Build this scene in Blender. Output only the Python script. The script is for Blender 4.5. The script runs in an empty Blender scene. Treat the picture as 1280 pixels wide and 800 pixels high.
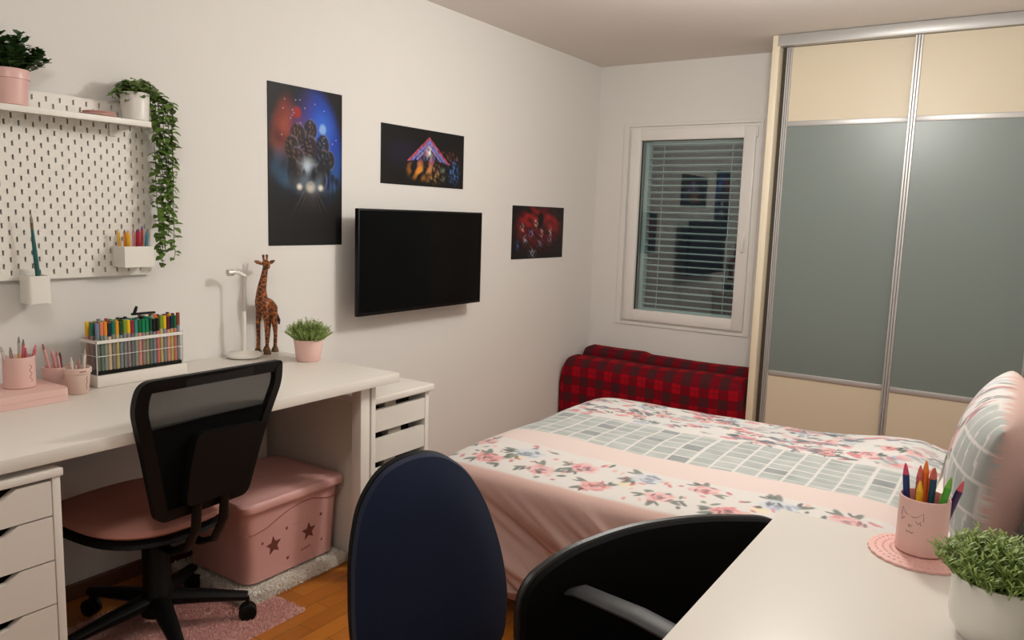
import bpy, bmesh, math, random
import numpy as np
from mathutils import Vector, Matrix, Euler, noise as mnoise

# ---------------------------------------------------------------- camera, light, exposure
scn = bpy.context.scene
COL = scn.collection
PI = math.pi

CAM_F = 967.6
yaw, pitch, roll = math.radians(33.603), math.radians(-7.638), math.radians(1.845)
fw = Vector((-math.sin(yaw)*math.cos(pitch), math.cos(yaw)*math.cos(pitch), math.sin(pitch)))
rt = Vector((math.cos(yaw), math.sin(yaw), 0))
up = rt.cross(fw)
r2 = rt*math.cos(roll) + up*math.sin(roll)
u2 = -rt*math.sin(roll) + up*math.cos(roll)
cam_d = bpy.data.cameras.new('camera')
cam_d.sensor_width = 36.0
cam_d.lens = CAM_F/1280*36
cam_d.clip_start = 0.02
cam = bpy.data.objects.new('camera', cam_d)
COL.objects.link(cam)
mw = Matrix((r2, u2, -fw)).transposed().to_4x4()
mw.translation = Vector((2.52272, 0.0, 1.30319))
cam.matrix_world = mw
scn.camera = cam

world = bpy.data.worlds.new('night')
scn.world = world
world.use_nodes = True
world.node_tree.nodes['Background'].inputs[0].default_value = (0.010, 0.012, 0.016, 1)
world.node_tree.nodes['Background'].inputs[1].default_value = 1.0

def bulb(name, loc, radius, watts, col):
    d = bpy.data.lights.new(name, 'POINT')
    d.shadow_soft_size = radius; d.energy = watts; d.color = col
    o = bpy.data.objects.new(name, d)
    o.location = loc
    COL.objects.link(o)
    return o
LAMP = (1.0, 0.975, 0.92)
bulb('ceiling_light', (1.76, 2.74, 2.04), 0.12, 53.0, LAMP)
bulb('entry_light', (1.60, 0.40, 2.14), 0.12, 15.0, LAMP)
vs = scn.view_settings
vs.view_transform = 'Standard'
vs.look = 'None'
vs.gamma = 1.0
vs.use_curve_mapping = False
vs.exposure = 0.02

# ---------------------------------------------------------------- helpers
rnd = random.Random(7)

def lin(c):
    out = []
    for v in c[:3]:
        v = v/255.0
        out.append(v/12.92 if v <= 0.04045 else ((v+0.055)/1.055)**2.4)
    return tuple(out)

def L4(c):
    return lin(c) + (1.0,)

MATS = {}
def mat(name, c, rough=0.5, metal=0.0, spec=0.5, bump=None, var=None, coat=0.0, sheen=0.0):
    """plain principled material; bump=(scale,strength) noise bump; var=(scale,c2) noise colour variation"""
    if name in MATS:
        return MATS[name]
    m = bpy.data.materials.new(name)
    m.use_nodes = True
    nt = m.node_tree
    b = nt.nodes['Principled BSDF']
    b.inputs['Base Color'].default_value = L4(c)
    b.inputs['Roughness'].default_value = rough
    b.inputs['Metallic'].default_value = metal
    b.inputs['Specular IOR Level'].default_value = spec
    b.inputs['Coat Weight'].default_value = coat
    b.inputs['Sheen Weight'].default_value = sheen
    if bump or var:
        tc = nt.nodes.new('ShaderNodeTexCoord')
    if var:
        n = nt.nodes.new('ShaderNodeTexNoise')
        n.inputs['Scale'].default_value = var[0]
        n.inputs['Detail'].default_value = 4
        nt.links.new(tc.outputs['Object'], n.inputs['Vector'])
        mx = nt.nodes.new('ShaderNodeMix'); mx.data_type = 'RGBA'
        mx.inputs[6].default_value = L4(c); mx.inputs[7].default_value = L4(var[1])
        nt.links.new(n.outputs['Fac'], mx.inputs[0])
        nt.links.new(mx.outputs[2], b.inputs['Base Color'])
    if bump:
        n2 = nt.nodes.new('ShaderNodeTexNoise')
        n2.inputs['Scale'].default_value = bump[0]
        n2.inputs['Detail'].default_value = 3
        nt.links.new(tc.outputs['Object'], n2.inputs['Vector'])
        bp = nt.nodes.new('ShaderNodeBump')
        bp.inputs['Strength'].default_value = bump[1]
        bp.inputs['Distance'].default_value = 0.01
        nt.links.new(n2.outputs['Fac'], bp.inputs['Height'])
        nt.links.new(bp.outputs['Normal'], b.inputs['Normal'])
    MATS[name] = m
    return m

def attr_mat(name, rough=0.7, sheen=0.0, spec=0.3, bump=None):
    if name in MATS:
        return MATS[name]
    m = bpy.data.materials.new(name)
    m.use_nodes = True
    nt = m.node_tree
    b = nt.nodes['Principled BSDF']
    a = nt.nodes.new('ShaderNodeAttribute'); a.attribute_name = 'Col'
    nt.links.new(a.outputs['Color'], b.inputs['Base Color'])
    b.inputs['Roughness'].default_value = rough
    b.inputs['Specular IOR Level'].default_value = spec
    b.inputs['Sheen Weight'].default_value = sheen
    if bump:
        tc = nt.nodes.new('ShaderNodeTexCoord')
        n2 = nt.nodes.new('ShaderNodeTexNoise')
        n2.inputs['Scale'].default_value = bump[0]
        n2.inputs['Detail'].default_value = 3
        nt.links.new(tc.outputs['Object'], n2.inputs['Vector'])
        bp = nt.nodes.new('ShaderNodeBump')
        bp.inputs['Strength'].default_value = bump[1]
        bp.inputs['Distance'].default_value = 0.01
        nt.links.new(n2.outputs['Fac'], bp.inputs['Height'])
        nt.links.new(bp.outputs['Normal'], b.inputs['Normal'])
    MATS[name] = m
    return m

def clear_mat(name, tint=(255, 255, 255), gloss=0.10, rough=0.03, flat=None):
    if name in MATS:
        return MATS[name]
    m = bpy.data.materials.new(name)
    m.use_nodes = True
    nt = m.node_tree
    nt.nodes.clear()
    out = nt.nodes.new('ShaderNodeOutputMaterial')
    t = nt.nodes.new('ShaderNodeBsdfTransparent'); t.inputs[0].default_value = tuple(v/255 for v in tint)+(1,)
    g = nt.nodes.new('ShaderNodeBsdfGlossy'); g.inputs['Roughness'].default_value = rough
    fr = nt.nodes.new('ShaderNodeLayerWeight'); fr.inputs['Blend'].default_value = gloss
    mx = nt.nodes.new('ShaderNodeMixShader')
    if flat is None: nt.links.new(fr.outputs['Fresnel'], mx.inputs[0])
    else: mx.inputs[0].default_value = flat
    nt.links.new(t.outputs[0], mx.inputs[1]); nt.links.new(g.outputs[0], mx.inputs[2])
    nt.links.new(mx.outputs[0], out.inputs[0])
    MATS[name] = m
    return m

def local_matrix(o):
    return Matrix.LocRotScale(o.location, o.rotation_euler, o.scale)

def world_matrix(o):
    m = local_matrix(o)
    p = o.parent
    while p:
        m = local_matrix(p) @ m
        p = p.parent
    return m

def smooth_mesh(me, angle=40):
    me.polygons.foreach_set('use_smooth', [True]*len(me.polygons))
    me.set_sharp_from_angle(angle=math.radians(angle))

def obj(name, bm, m, parent=None, label=None, world=True, smooth=True, kind=None, base=None, angle=40):
    """link bm as ONE mesh object. world=True: bm is in world coordinates."""
    me = bpy.data.meshes.new(name)
    if parent is not None and world:
        bm.transform(world_matrix(parent).inverted())
    if parent is None and base is not None:
        bm.transform(Matrix.Translation(-Vector(base)))
    bmesh.ops.recalc_face_normals(bm, faces=bm.faces[:])
    bm.to_mesh(me)
    bm.free()
    if m:
        me.materials.append(m)
    if smooth:
        smooth_mesh(me, angle)
    o = bpy.data.objects.new(name, me)
    COL.objects.link(o)
    if parent is not None:
        o.parent = parent
    elif base is not None:
        o.location = base
    if label:
        o['label'] = label
    if kind:
        o['kind'] = kind
    return o

def tag(o, label, cat, group=None, kind=None):
    o['label'] = label
    o['category'] = cat
    if group:
        o['group'] = group
    if kind:
        o['kind'] = kind
    return o

def thing(name, label, cat, loc=(0, 0, 0), rotz=0.0, group=None):
    o = bpy.data.objects.new(name, None)
    o.empty_display_size = 0.05
    COL.objects.link(o)
    o.location = loc
    o.rotation_euler = (0, 0, rotz)
    return tag(o, label, cat, group)

def BM():
    return bmesh.new()

def box(bm, x0, x1, y0, y1, z0, z1, bev=0.0, seg=2, M=None):
    c = Vector(((x0+x1)/2, (y0+y1)/2, (z0+z1)/2))
    r = bmesh.ops.create_cube(bm, size=1.0, matrix=Matrix.Translation(c) @ Matrix.Diagonal((abs(x1-x0), abs(y1-y0), abs(z1-z0), 1)))
    vs_ = r['verts']
    if bev > 0:
        es = list({e for v in vs_ for e in v.link_edges})
        rb = bmesh.ops.bevel(bm, geom=es, offset=bev, segments=seg, profile=0.5, affect='EDGES', clamp_overlap=True)
        vs_ = list({v for f in rb['faces'] for v in f.verts} | {v for v in vs_ if v.is_valid})
    if M is not None:
        bmesh.ops.transform(bm, matrix=M, verts=vs_)
    return vs_

def lathe(bm, prof, c=(0, 0, 0), n=32, M=None):
    """prof list of (r,z); revolve round z at c"""
    rings = []
    new = []
    for r, z in prof:
        if r < 1e-6:
            v = bm.verts.new((c[0], c[1], c[2]+z)); rings.append([v]); new.append(v)
        else:
            ring = [bm.verts.new((c[0]+r*math.cos(2*PI*k/n), c[1]+r*math.sin(2*PI*k/n), c[2]+z)) for k in range(n)]
            rings.append(ring); new += ring
    for a, b in zip(rings, rings[1:]):
        if len(a) == 1 and len(b) == 1:
            continue
        if len(a) == 1:
            for k in range(n): bm.faces.new((a[0], b[k], b[(k+1) % n]))
        elif len(b) == 1:
            for k in range(n): bm.faces.new((a[k], b[0], a[(k+1) % n]))
        else:
            for k in range(n): bm.faces.new((a[k], a[(k+1) % n], b[(k+1) % n], b[k]))
    if M is not None:
        bmesh.ops.transform(bm, matrix=M, verts=new)
    return new

def tube(bm, pts, r, n=10, cap=True, flat=None):
    """sweep a circle (radius r or list) along pts"""
    pts = [Vector(p) for p in pts]
    k = len(pts)
    rs = r if isinstance(r, (list, tuple)) else [r]*k
    tang = []
    for i in range(k):
        a = pts[max(i-1, 0)]; b = pts[min(i+1, k-1)]
        tang.append((b-a).normalized())
    ref = Vector((0, 0, 1)) if abs(tang[0].z) < 0.9 else Vector((1, 0, 0))
    nrm = (ref - tang[0]*ref.dot(tang[0])).normalized()
    rings = []
    for i in range(k):
        nrm = (nrm - tang[i]*nrm.dot(tang[i])).normalized()
        bi = tang[i].cross(nrm)
        fx, fy = (1, 1) if flat is None else flat
        rings.append([bm.verts.new(pts[i] + (nrm*math.cos(2*PI*j/n)*fx + bi*math.sin(2*PI*j/n)*fy)*rs[i]) for j in range(n)])
    for a, b in zip(rings, rings[1:]):
        for j in range(n):
            bm.faces.new((a[j], a[(j+1) % n], b[(j+1) % n], b[j]))
    if cap:
        bm.faces.new(rings[0][::-1]); bm.faces.new(rings[-1])
    return [v for ring in rings for v in ring]

def prism(bm, poly, f0, f1):
    """poly: list of 2d pts; f0,f1 map a 2d pt to 3d for the two ends"""
    a = [bm.verts.new(f0(p)) for p in poly]
    b = [bm.verts.new(f1(p)) for p in poly]
    n = len(poly)
    bm.faces.new(a); bm.faces.new(b[::-1])
    for i in range(n):
        bm.faces.new((a[i], a[(i+1) % n], b[(i+1) % n], b[i]))
    return a+b

def round_poly(pts, r, seg=5):
    """round the corners of a closed 2d polygon; r number or list"""
    out = []
    n = len(pts)
    for i in range(n):
        p0 = Vector(pts[i-1]); p = Vector(pts[i]); p1 = Vector(pts[(i+1) % n])
        rr = r[i] if isinstance(r, (list, tuple)) else r
        a = (p0-p); b = (p1-p)
        la, lb = a.length, b.length
        rr = min(rr, la*0.45, lb*0.45)
        A = p + a/la*rr; B = p + b/lb*rr
        for k in range(seg+1):
            t = k/seg
            out.append(tuple((1-t)**2*A + 2*t*(1-t)*p + t*t*B))
    return out

def grid_obj(name, P, C=None, m=None, parent=None, close_v=False, flip=False):
    """P: (nu,nv,3) array of points in world coords, C: (nu,nv,3) linear colours"""
    nu, nv = P.shape[:2]
    idx = np.arange(nu*nv).reshape(nu, nv)
    if close_v:
        idx = np.concatenate([idx, idx[:, :1]], axis=1)
    q = np.stack([idx[:-1, :-1], idx[1:, :-1], idx[1:, 1:], idx[:-1, 1:]], axis=-1).reshape(-1, 4)
    if flip:
        q = q[:, ::-1]
    V = P.reshape(-1, 3).astype(float)
    if parent is not None:
        mi = np.array(world_matrix(parent).inverted())
        V = V @ mi[:3, :3].T + mi[:3, 3]
    me = bpy.data.meshes.new(name)
    me.from_pydata(V.tolist(), [], q.tolist())
    if C is not None:
        at = me.color_attributes.new('Col', 'FLOAT_COLOR', 'POINT')
        cc = np.ones((nu*nv, 4), dtype=np.float32)
        cc[:, :3] = C.reshape(-1, 3)
        at.data.foreach_set('color', cc.ravel())
    if m:
        me.materials.append(m)
    me.polygons.foreach_set('use_smooth', [True]*len(me.polygons))
    o = bpy.data.objects.new(name, me)
    COL.objects.link(o)
    if parent is not None:
        o.parent = parent
    return o

def sp(t, w):
    return 0.5*(t + np.sqrt(t*t + w*w))

def sstep(a, b, x):
    t = np.clip((x-a)/(b-a), 0, 1)
    return t*t*(3-2*t)

def nz(x, y, seed, f=1.0, n=6):
    """cheap smooth 2d noise in numpy, about -1..1"""
    rs = np.random.RandomState(seed)
    out = np.zeros_like(x, dtype=float)
    for i in range(n):
        a = rs.uniform(0, 2*PI); k = f*rs.uniform(0.6, 1.7); ph = rs.uniform(0, 2*PI)
        out += np.sin((x*math.cos(a)+y*math.sin(a))*k + ph)
    return out/ (n**0.5) / 1.3

# ---------------------------------------------------------------- materials
white_wall = mat('wall_paint', (224, 221, 217), 0.85, spec=0.2, bump=(220, 0.06))
ceil_paint = mat('ceiling_paint', (228, 222, 216), 0.9, spec=0.1, bump=(200, 0.05))
white_lam = mat('white_laminate', (225, 219, 211), 0.38, spec=0.45)
white_plast = mat('white_plastic', (228, 224, 216), 0.4)
white_pvc = mat('white_window_plastic', (230, 227, 223), 0.35)
black_plast = mat('black_plastic', (8, 8, 9), 0.5, spec=0.25)
black_soft = mat('black_fabric', (7, 7, 8), 0.85, spec=0.1, bump=(500, 0.2))
black_gloss = mat('black_leather', (9, 9, 10), 0.42, spec=0.45, bump=(120, 0.06))
dark_metal = mat('dark_metal', (40, 40, 42), 0.35, metal=0.9)
pink_plast = mat('pink_plastic', (222, 170, 164), 0.42, spec=0.4)
pink_matte = mat('pink_matte', (226, 188, 180), 0.6, spec=0.3)
pink_ceram = mat('pink_ceramic', (224, 182, 175), 0.35, spec=0.5)
beige_pink = mat('beige_pink', (220, 192, 180), 0.55, spec=0.3)
alu = mat('brushed_aluminium', (186, 184, 182), 0.42, metal=0.5)
cream = mat('cream_panel', (208, 195, 172), 0.42, spec=0.3)
cream_edge = mat('cream_edge', (226, 214, 190), 0.5)

def floor_material():
    m = bpy.data.materials.new('oak_parquet')
    m.use_nodes = True
    nt = m.node_tree
    b = nt.nodes['Principled BSDF']
    tc = nt.nodes.new('ShaderNodeTexCoord')
    mp = nt.nodes.new('ShaderNodeMapping')
    mp.inputs['Rotation'].default_value = (0, 0, math.radians(90))
    nt.links.new(tc.outputs['Object'], mp.inputs['Vector'])
    br = nt.nodes.new('ShaderNodeTexBrick')
    br.inputs['Scale'].default_value = 1.0
    br.inputs['Brick Width'].default_value = 0.26
    br.inputs['Row Height'].default_value = 0.065
    br.inputs['Mortar Size'].default_value = 0.0009
    br.inputs['Color1'].default_value = L4((200, 122, 40))
    br.inputs['Color2'].default_value = L4((172, 98, 28))
    br.inputs['Mortar'].default_value = L4((92, 50, 22))
    nt.links.new(mp.outputs['Vector'], br.inputs['Vector'])
    n = nt.nodes.new('ShaderNodeTexNoise')
    mp2 = nt.nodes.new('ShaderNodeMapping')
    mp2.inputs['Scale'].default_value = (60, 6, 1)
    nt.links.new(tc.outputs['Object'], mp2.inputs['Vector'])
    nt.links.new(mp2.outputs['Vector'], n.inputs['Vector'])
    n.inputs['Scale'].default_value = 1.0
    n.inputs['Detail'].default_value = 5
    mx = nt.nodes.new('ShaderNodeMix'); mx.data_type = 'RGBA'; mx.blend_type = 'MULTIPLY'
    mx.inputs[0].default_value = 0.35
    nt.links.new(br.outputs['Color'], mx.inputs[6])
    nt.links.new(n.outputs['Fac'], mx.inputs[7])
    nt.links.new(mx.outputs[2], b.inputs['Base Color'])
    b.inputs['Roughness'].default_value = 0.32
    return m
parquet = floor_material()

def plaid_material(name, s=0.115):
    m = bpy.data.materials.new(name)
    m.use_nodes = True
    nt = m.node_tree
    b = nt.nodes['Principled BSDF']
    tc = nt.nodes.new('ShaderNodeTexCoord')
    sx = nt.nodes.new('ShaderNodeSeparateXYZ')
    nt.links.new(tc.outputs['Object'], sx.inputs[0])
    def math_(op, a, bb=None):
        n = nt.nodes.new('ShaderNodeMath'); n.operation = op
        for i, v in enumerate((a, bb)):
            if v is None: continue
            if isinstance(v, (int, float)): n.inputs[i].default_value = v
            else: nt.links.new(v, n.inputs[i])
        return n.outputs[0]
    def stripe(src, off, w):
        f = math_('FRACT', math_('ADD', math_('DIVIDE', src, s), off))
        return math_('LESS_THAN', f, w)
    yz = math_('SUBTRACT', sx.outputs['Z'], sx.outputs['Y'])
    h = stripe(sx.outputs['X'], 0.0, 0.52); v = stripe(yz, 0.0, 0.52)
    h2 = stripe(sx.outputs['X'], 0.22, 0.08); v2 = stripe(yz, 0.22, 0.08)
    dark = math_('MULTIPLY', math_('ADD', h, v), 0.5)
    cr = nt.nodes.new('ShaderNodeValToRGB')
    cr.color_ramp.interpolation = 'CONSTANT'
    cr.color_ramp.elements[0].color = L4((156, 4, 24))
    cr.color_ramp.elements[1].position = 0.75; cr.color_ramp.elements[1].color = L4((72, 30, 34))
    e = cr.color_ramp.elements.new(0.25); e.color = L4((112, 6, 22))
    nt.links.new(dark, cr.inputs[0])
    th = math_('MULTIPLY', math_('MINIMUM', math_('ADD', h2, v2), 1.0), 0.35)
    mx = nt.nodes.new('ShaderNodeMix'); mx.data_type = 'RGBA'
    nt.links.new(th, mx.inputs[0])
    nt.links.new(cr.outputs[0], mx.inputs[6]); mx.inputs[7].default_value = L4((70, 24, 30))
    nt.links.new(mx.outputs[2], b.inputs['Base Color'])
    b.inputs['Roughness'].default_value = 0.9
    b.inputs['Specular IOR Level'].default_value = 0.15
    return m
plaid = plaid_material('red_plaid')

# ---------------------------------------------------------------- room shell
XR, YB, YF, ZC = 2.625, 4.784, -0.85, 2.312
def struct(name, bm, m):
    return obj(name, bm, m, kind='structure', smooth=False)
b = BM(); box(b, -0.15, XR+0.15, YF-0.15, YB+0.3, -0.1, 0.0); struct('floor', b, parquet)
b = BM(); box(b, -0.15, XR+0.15, YF-0.15, YB+0.3, ZC, ZC+0.1); struct('ceiling', b, ceil_paint)
b = BM(); box(b, -0.15, 0.0, YF-0.15, YB+0.3, 0.0, ZC); struct('wall_left', b, white_wall)
b = BM(); box(b, XR, XR+0.15, YF-0.15, YB+0.3, 0.0, ZC); struct('wall_right', b, white_wall)
b = BM(); box(b, 0.0, XR, YF-0.15, YF, 0.0, ZC); struct('wall_front', b, white_wall)
WX0, WX1, WZ0, WZ1 = 0.232, 1.094, 0.620, 1.910
b = BM()
box(b, 0.0, WX0, YB, YB+0.3, 0, ZC); box(b, WX1, XR, YB, YB+0.3, 0, ZC)
box(b, WX0, WX1, YB, YB+0.3, 0, WZ0); box(b, WX0, WX1, YB, YB+0.3, WZ1, ZC)
struct('wall_back', b, white_wall)
base_brown = mat('brown_baseboard', (96, 58, 34), 0.45)
b = BM(); box(b, 0.0, 0.014, YF, 1.90, 0.0, 0.055, 0.004); struct('baseboard_left', b, base_brown)
# plaster trim round the window
b = BM()
x0, x1, z0, z1, t = WX0-0.036, WX1+0.020, WZ0-0.018, WZ1+0.020, 0.007
for (a0, a1, c0, c1) in ((x0, WX0, z0, z1), (WX1, x1, z0, z1), (WX0, WX1, z0, WZ0), (WX0, WX1, WZ1, z1)):
    box(b, a0, a1, YB-t, YB, c0, c1, 0.002)
struct('trim_1', b, white_wall)

# window: frame, sash, glass, hinge, handle
def frame_ring(bm, xa, xb, za, zb, w, ya, yb_, bev=0.004):
    box(bm, xa, xa+w, ya, yb_, za, zb, bev); box(bm, xb-w, xb, ya, yb_, za, zb, bev)
    box(bm, xa+w-0.002, xb-w+0.002, ya, yb_, za, za+w, bev); box(bm, xa+w-0.002, xb-w+0.002, ya, yb_, zb-w, zb, bev)
b = BM(); frame_ring(b, WX0, WX1, WZ0, WZ1, 0.05, YB+0.004, YB+0.07)
win = struct('window_1', b, white_pvc)
b = BM(); frame_ring(b, WX0+0.018, WX1-0.020, WZ0+0.014, WZ1-0.016, 0.074, YB-0.014, YB+0.05, 0.006)
obj('sash', b, white_pvc, win)
b = BM(); box(b, WX0+0.088, WX1-0.090, YB+0.016, YB+0.022, WZ0+0.082, WZ1-0.086); obj('pane', b, clear_mat('window_glass', (216, 232, 230), 0.22, 0.02, flat=0.10), win, smooth=False)
gasket = mat('dark_gasket', (30, 34, 35), 0.6)
b = BM(); frame_ring(b, WX0+0.0885, WX1-0.0905, WZ0+0.0825, WZ1-0.0865, 0.005, YB+0.008, YB+0.03, 0); obj('gasket', b, gasket, win, smooth=False)
b = BM(); box(b, WX1-0.021, WX1-0.010, YB-0.012, YB+0.006, WZ1-0.085, WZ1-0.02, 0.003); obj('hinge', b, white_pvc, win)
b = BM()
box(b, WX1-0.062, WX1-0.042, YB-0.020, YB-0.013, 1.16, 1.24, 0.003)
tube(b, [(WX1-0.052, YB-0.014, 1.21), (WX1-0.052, YB-0.030, 1.21), (WX1-0.052, YB-0.034, 1.19), (WX1-0.052, YB-0.034, 1.13)], [0.007, 0.007, 0.008, 0.007], 10)
obj('window_handle', b, white_pvc, win)

# outside blind behind the glass
blind_m = mat('blind_slat', (214, 229, 231), 0.4, spec=0.4)
bl = thing('venetian_blind', 'grey-green slatted blind hanging outside the window glass', 'blind', ((WX0+WX1)/2, YB+0.11, WZ0+0.01))
b = BM()
ZT, ZB = WZ1-0.10, WZ0+0.10
ns = 25
for i in range(ns):
    zz = ZB + 0.012 + (ZT-ZB-0.03)*i/(ns-1)
    pts = []
    for k in range(6):
        s_ = k/5.0
        y = YB+0.088 + 0.050*s_
        z = zz + 0.010*(1-s_) + 0.007*math.sin(PI*s_)
        pts.append((y, z))
    th = 0.0012
    poly = pts + [(y+th, z+th*1.6) for y, z in pts[::-1]]
    prism(b, poly, lambda p: (WX0+0.112, p[0], p[1]), lambda p: (WX1-0.075, p[0], p[1]))
    tube(b, [(WX0+0.112, pts[0][0], pts[0][1]), (WX1-0.075, pts[0][0], pts[0][1])], 0.0034, 6)
obj('slats', b, blind_m, bl)
b = BM(); box(b, WX0+0.085, WX1-0.07, YB+0.085, YB+0.14, ZT-0.005, ZT+0.06, 0.003); obj('head_rail', b, blind_m, bl)
b = BM(); box(b, WX0+0.09, WX1-0.07, YB+0.088, YB+0.13, ZB-0.045, ZB-0.006, 0.004); obj('bottom_rail', b, blind_m, bl)
for xx in (WX0+0.098, WX1-0.066):
    b = BM(); box(b, xx-0.013, xx+0.013, YB+0.082, YB+0.15, WZ0+0.01, WZ1-0.02, 0.003); obj('guide_rail', b, blind_m, bl)
for xx in (WX0+0.215, WX1-0.19):
    b = BM(); tube(b, [(xx, YB+0.092, ZB-0.01), (xx, YB+0.092, ZT)], 0.0018, 6); obj('ladder_cord', b, blind_m, bl)

# ---------------------------------------------------------------- wardrobe
WY = 4.386
wd = thing('sliding_wardrobe', 'tall built-in sliding wardrobe with frosted grey glass and cream panels', 'wardrobe', (1.93, WY+0.2, 0))
b = BM(); box(b, 1.252, 1.290, WY-0.022, YB-0.002, 0.0, ZC-0.002, 0.002); obj('side_panel', b, cream_edge, wd)
b = BM(); box(b, 1.290, XR-0.004, WY+0.055, YB-0.004, 0.0, ZC-0.004); obj('carcass', b, mat('wardrobe_inside', (70, 62, 52), 0.8), wd)
b = BM()
box(b, 1.280, XR-0.003, WY-0.026, WY+0.05, ZC-0.060, ZC-0.003, 0.002)
box(b, 1.280, XR-0.003, WY-0.030, WY-0.026, ZC-0.060, ZC-0.052); obj('top_track', b, alu, wd)
b = BM(); box(b, 1.290, XR-0.003, WY-0.02, WY+0.05, 0.0, 0.03, 0.002); obj('bottom_track', b, alu, wd)
frosted = mat('frosted_grey_glass', (114, 124, 120), 0.36, spec=0.6)
def sliding_door(xa, xb, y, xs):
    bb = BM(); box(bb, xs[0][1]-0.002, xs[1][0]+0.002, y-0.003, y+0.006, 0.486, 1.836)
    d = obj('sliding_door', bb, frosted, wd, smooth=False)
    for (za, zb_) in ((1.860, ZC-0.062), (0.034, 0.461)):
        bb = BM(); box(bb, xa, xb, y-0.002, y+0.008, za, zb_); obj('cream_panel', bb, cream, d, smooth=False, label='cream panel')
    # grooved stiles
    for (a, c) in xs:
        bb = BM()
        poly = []
        n = 3
        w = (c-a)/n
        prof = [(a, y+0.016), (a, y-0.004)]
        for k in range(n):
            prof += [(a+w*(k+0.15), y-0.010), (a+w*(k+0.75), y-0.010), (a+w*(k+0.95), y-0.003)]
        prof += [(c, y+0.016)]
        prism(bb, prof, lambda p: (p[0], p[1], 0.033), lambda p: (p[0], p[1], ZC-0.062))
        obj('stile', bb, alu, d, smooth=False)
    for zz in (1.848, 0.473):
        bb = BM(); box(bb, xs[0][1]-0.001, xs[1][0]+0.001, y-0.008, y+0.008, zz-0.014, zz+0.014, 0.002)
        obj('rail', bb, alu, d)
sliding_door(1.325, 1.960, WY+0.030, ((1.318, 1.350), (1.945, 1.975)))
sliding_door(1.950, 2.560, WY+0.004, ((1.942, 1.980), (2.540, 2.576)))

# ---------------------------------------------------------------- television and posters
tv = thing('television', 'flat black television mounted on the white wall', 'television', (0.10, 2.862, 0.85))
ty0, ty1, tz0, tz1 = 2.408, 3.308, 0.846, 1.316
b = BM(); box(b, 0.095, 0.118, ty0, ty1, tz0, tz1, 0.004); obj('bezel', b, black_plast, tv)
b = BM(); box(b, 0.1175, 0.1192, ty0+0.008, ty1-0.008, tz0+0.016, tz1-0.008); obj('screen', b, mat('tv_screen', (4, 4, 5), 0.2, spec=0.18), tv, smooth=False)
b = BM(); box(b, 0.055, 0.098, ty0+0.16, ty1-0.16, tz0+0.06, tz1-0.10, 0.012); obj('back_housing', b, black_plast, tv)
b = BM(); box(b, 0.0, 0.012, 2.74, 2.98, 0.98, 1.18, 0.002)
box(b, 0.010, 0.058, 2.80, 2.83, 1.0, 1.16, 0.002); box(b, 0.010, 0.058, 2.89, 2.92, 1.0, 1.16, 0.002); obj('wall_bracket', b, dark_metal, tv)

def canvas(y0, y1, z0, z1, step=0.0032):
    nu = int((y1-y0)/step); nv = int((z1-z0)/step)
    Y, Z = np.meshgrid(np.linspace(y0, y1, nu), np.linspace(z0, z1, nv), indexing='ij')
    U = (Y-y0)/(y1-y0); V = (Z-z0)/(z1-z0)
    return Y, Z, U, V
def lerp(C, c, w):
    c = np.array(lin(c))
    return C*(1-w[..., None]) + c*w[..., None]
def ell(U, V, cx, cy, rx, ry, soft=0.25):
    d = np.sqrt(((U-cx)/rx)**2 + ((V-cy)/ry)**2)
    return 1-sstep(1-soft, 1+soft, d)
poster_m = attr_mat('poster_print', 0.5, spec=0.35)
def poster(Y, Z, C, label, group=None, x=0.0035):
    P = np.stack([np.full_like(Y, x), Y, Z], -1)
    c = Vector((0.0, float(Y.mean()), float(Z.min())))
    o = grid_obj('poster', P - np.array(c), C, poster_m)
    o.location = c
    md = o.modifiers.new('thickness', 'SOLIDIFY'); md.thickness = 0.003; md.offset = -1
    return tag(o, label, 'poster', group)

# tall poster: red dusk on the left, blue night with a moon on the right, pale glow in the middle
Y, Z, U, V = canvas(2.030, 2.421, 1.156, 1.793)
C = np.zeros(U.shape+(3,)); C[:] = lin((16, 14, 18))
n1 = nz(U*9, V*14, 3, 1.0, 9); n2 = nz(U*22, V*30, 4, 1.0, 10)
C = lerp(C, (120, 44, 34), np.clip(ell(U, V, 0.18, 0.80, 0.34, 0.20, 0.7)*(0.65+0.45*n1), 0, 1))
C = lerp(C, (150, 70, 46), np.clip(ell(U, V, 0.22, 0.70, 0.24, 0.12, 0.8)*(0.4+0.5*n2), 0, 0.8))
C = lerp(C, (32, 74, 190), np.clip(ell(U, V, 0.78, 0.72, 0.34, 0.27, 0.7)*(0.85+0.25*n1), 0, 1))
C = lerp(C, (40, 92, 140), np.clip(ell(U, V, 0.72, 0.42, 0.34, 0.16, 0.8)*(0.55+0.35*n2), 0, 0.85))
C = lerp(C, (46, 76, 104), np.clip(ell(U, V, 0.24, 0.47, 0.30, 0.12, 0.8)*(0.5+0.4*n2), 0, 0.8))
C = lerp(C, (150, 34, 36), ell(U, V, 0.37, 0.84, 0.055, 0.035, 0.3))
C = lerp(C, (170, 210, 240), ell(U, V, 0.72, 0.755, 0.045, 0.032, 0.4))
C = lerp(C, (60, 120, 220), 0.5*ell(U, V, 0.72, 0.755, 0.12, 0.085, 0.9))
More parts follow.
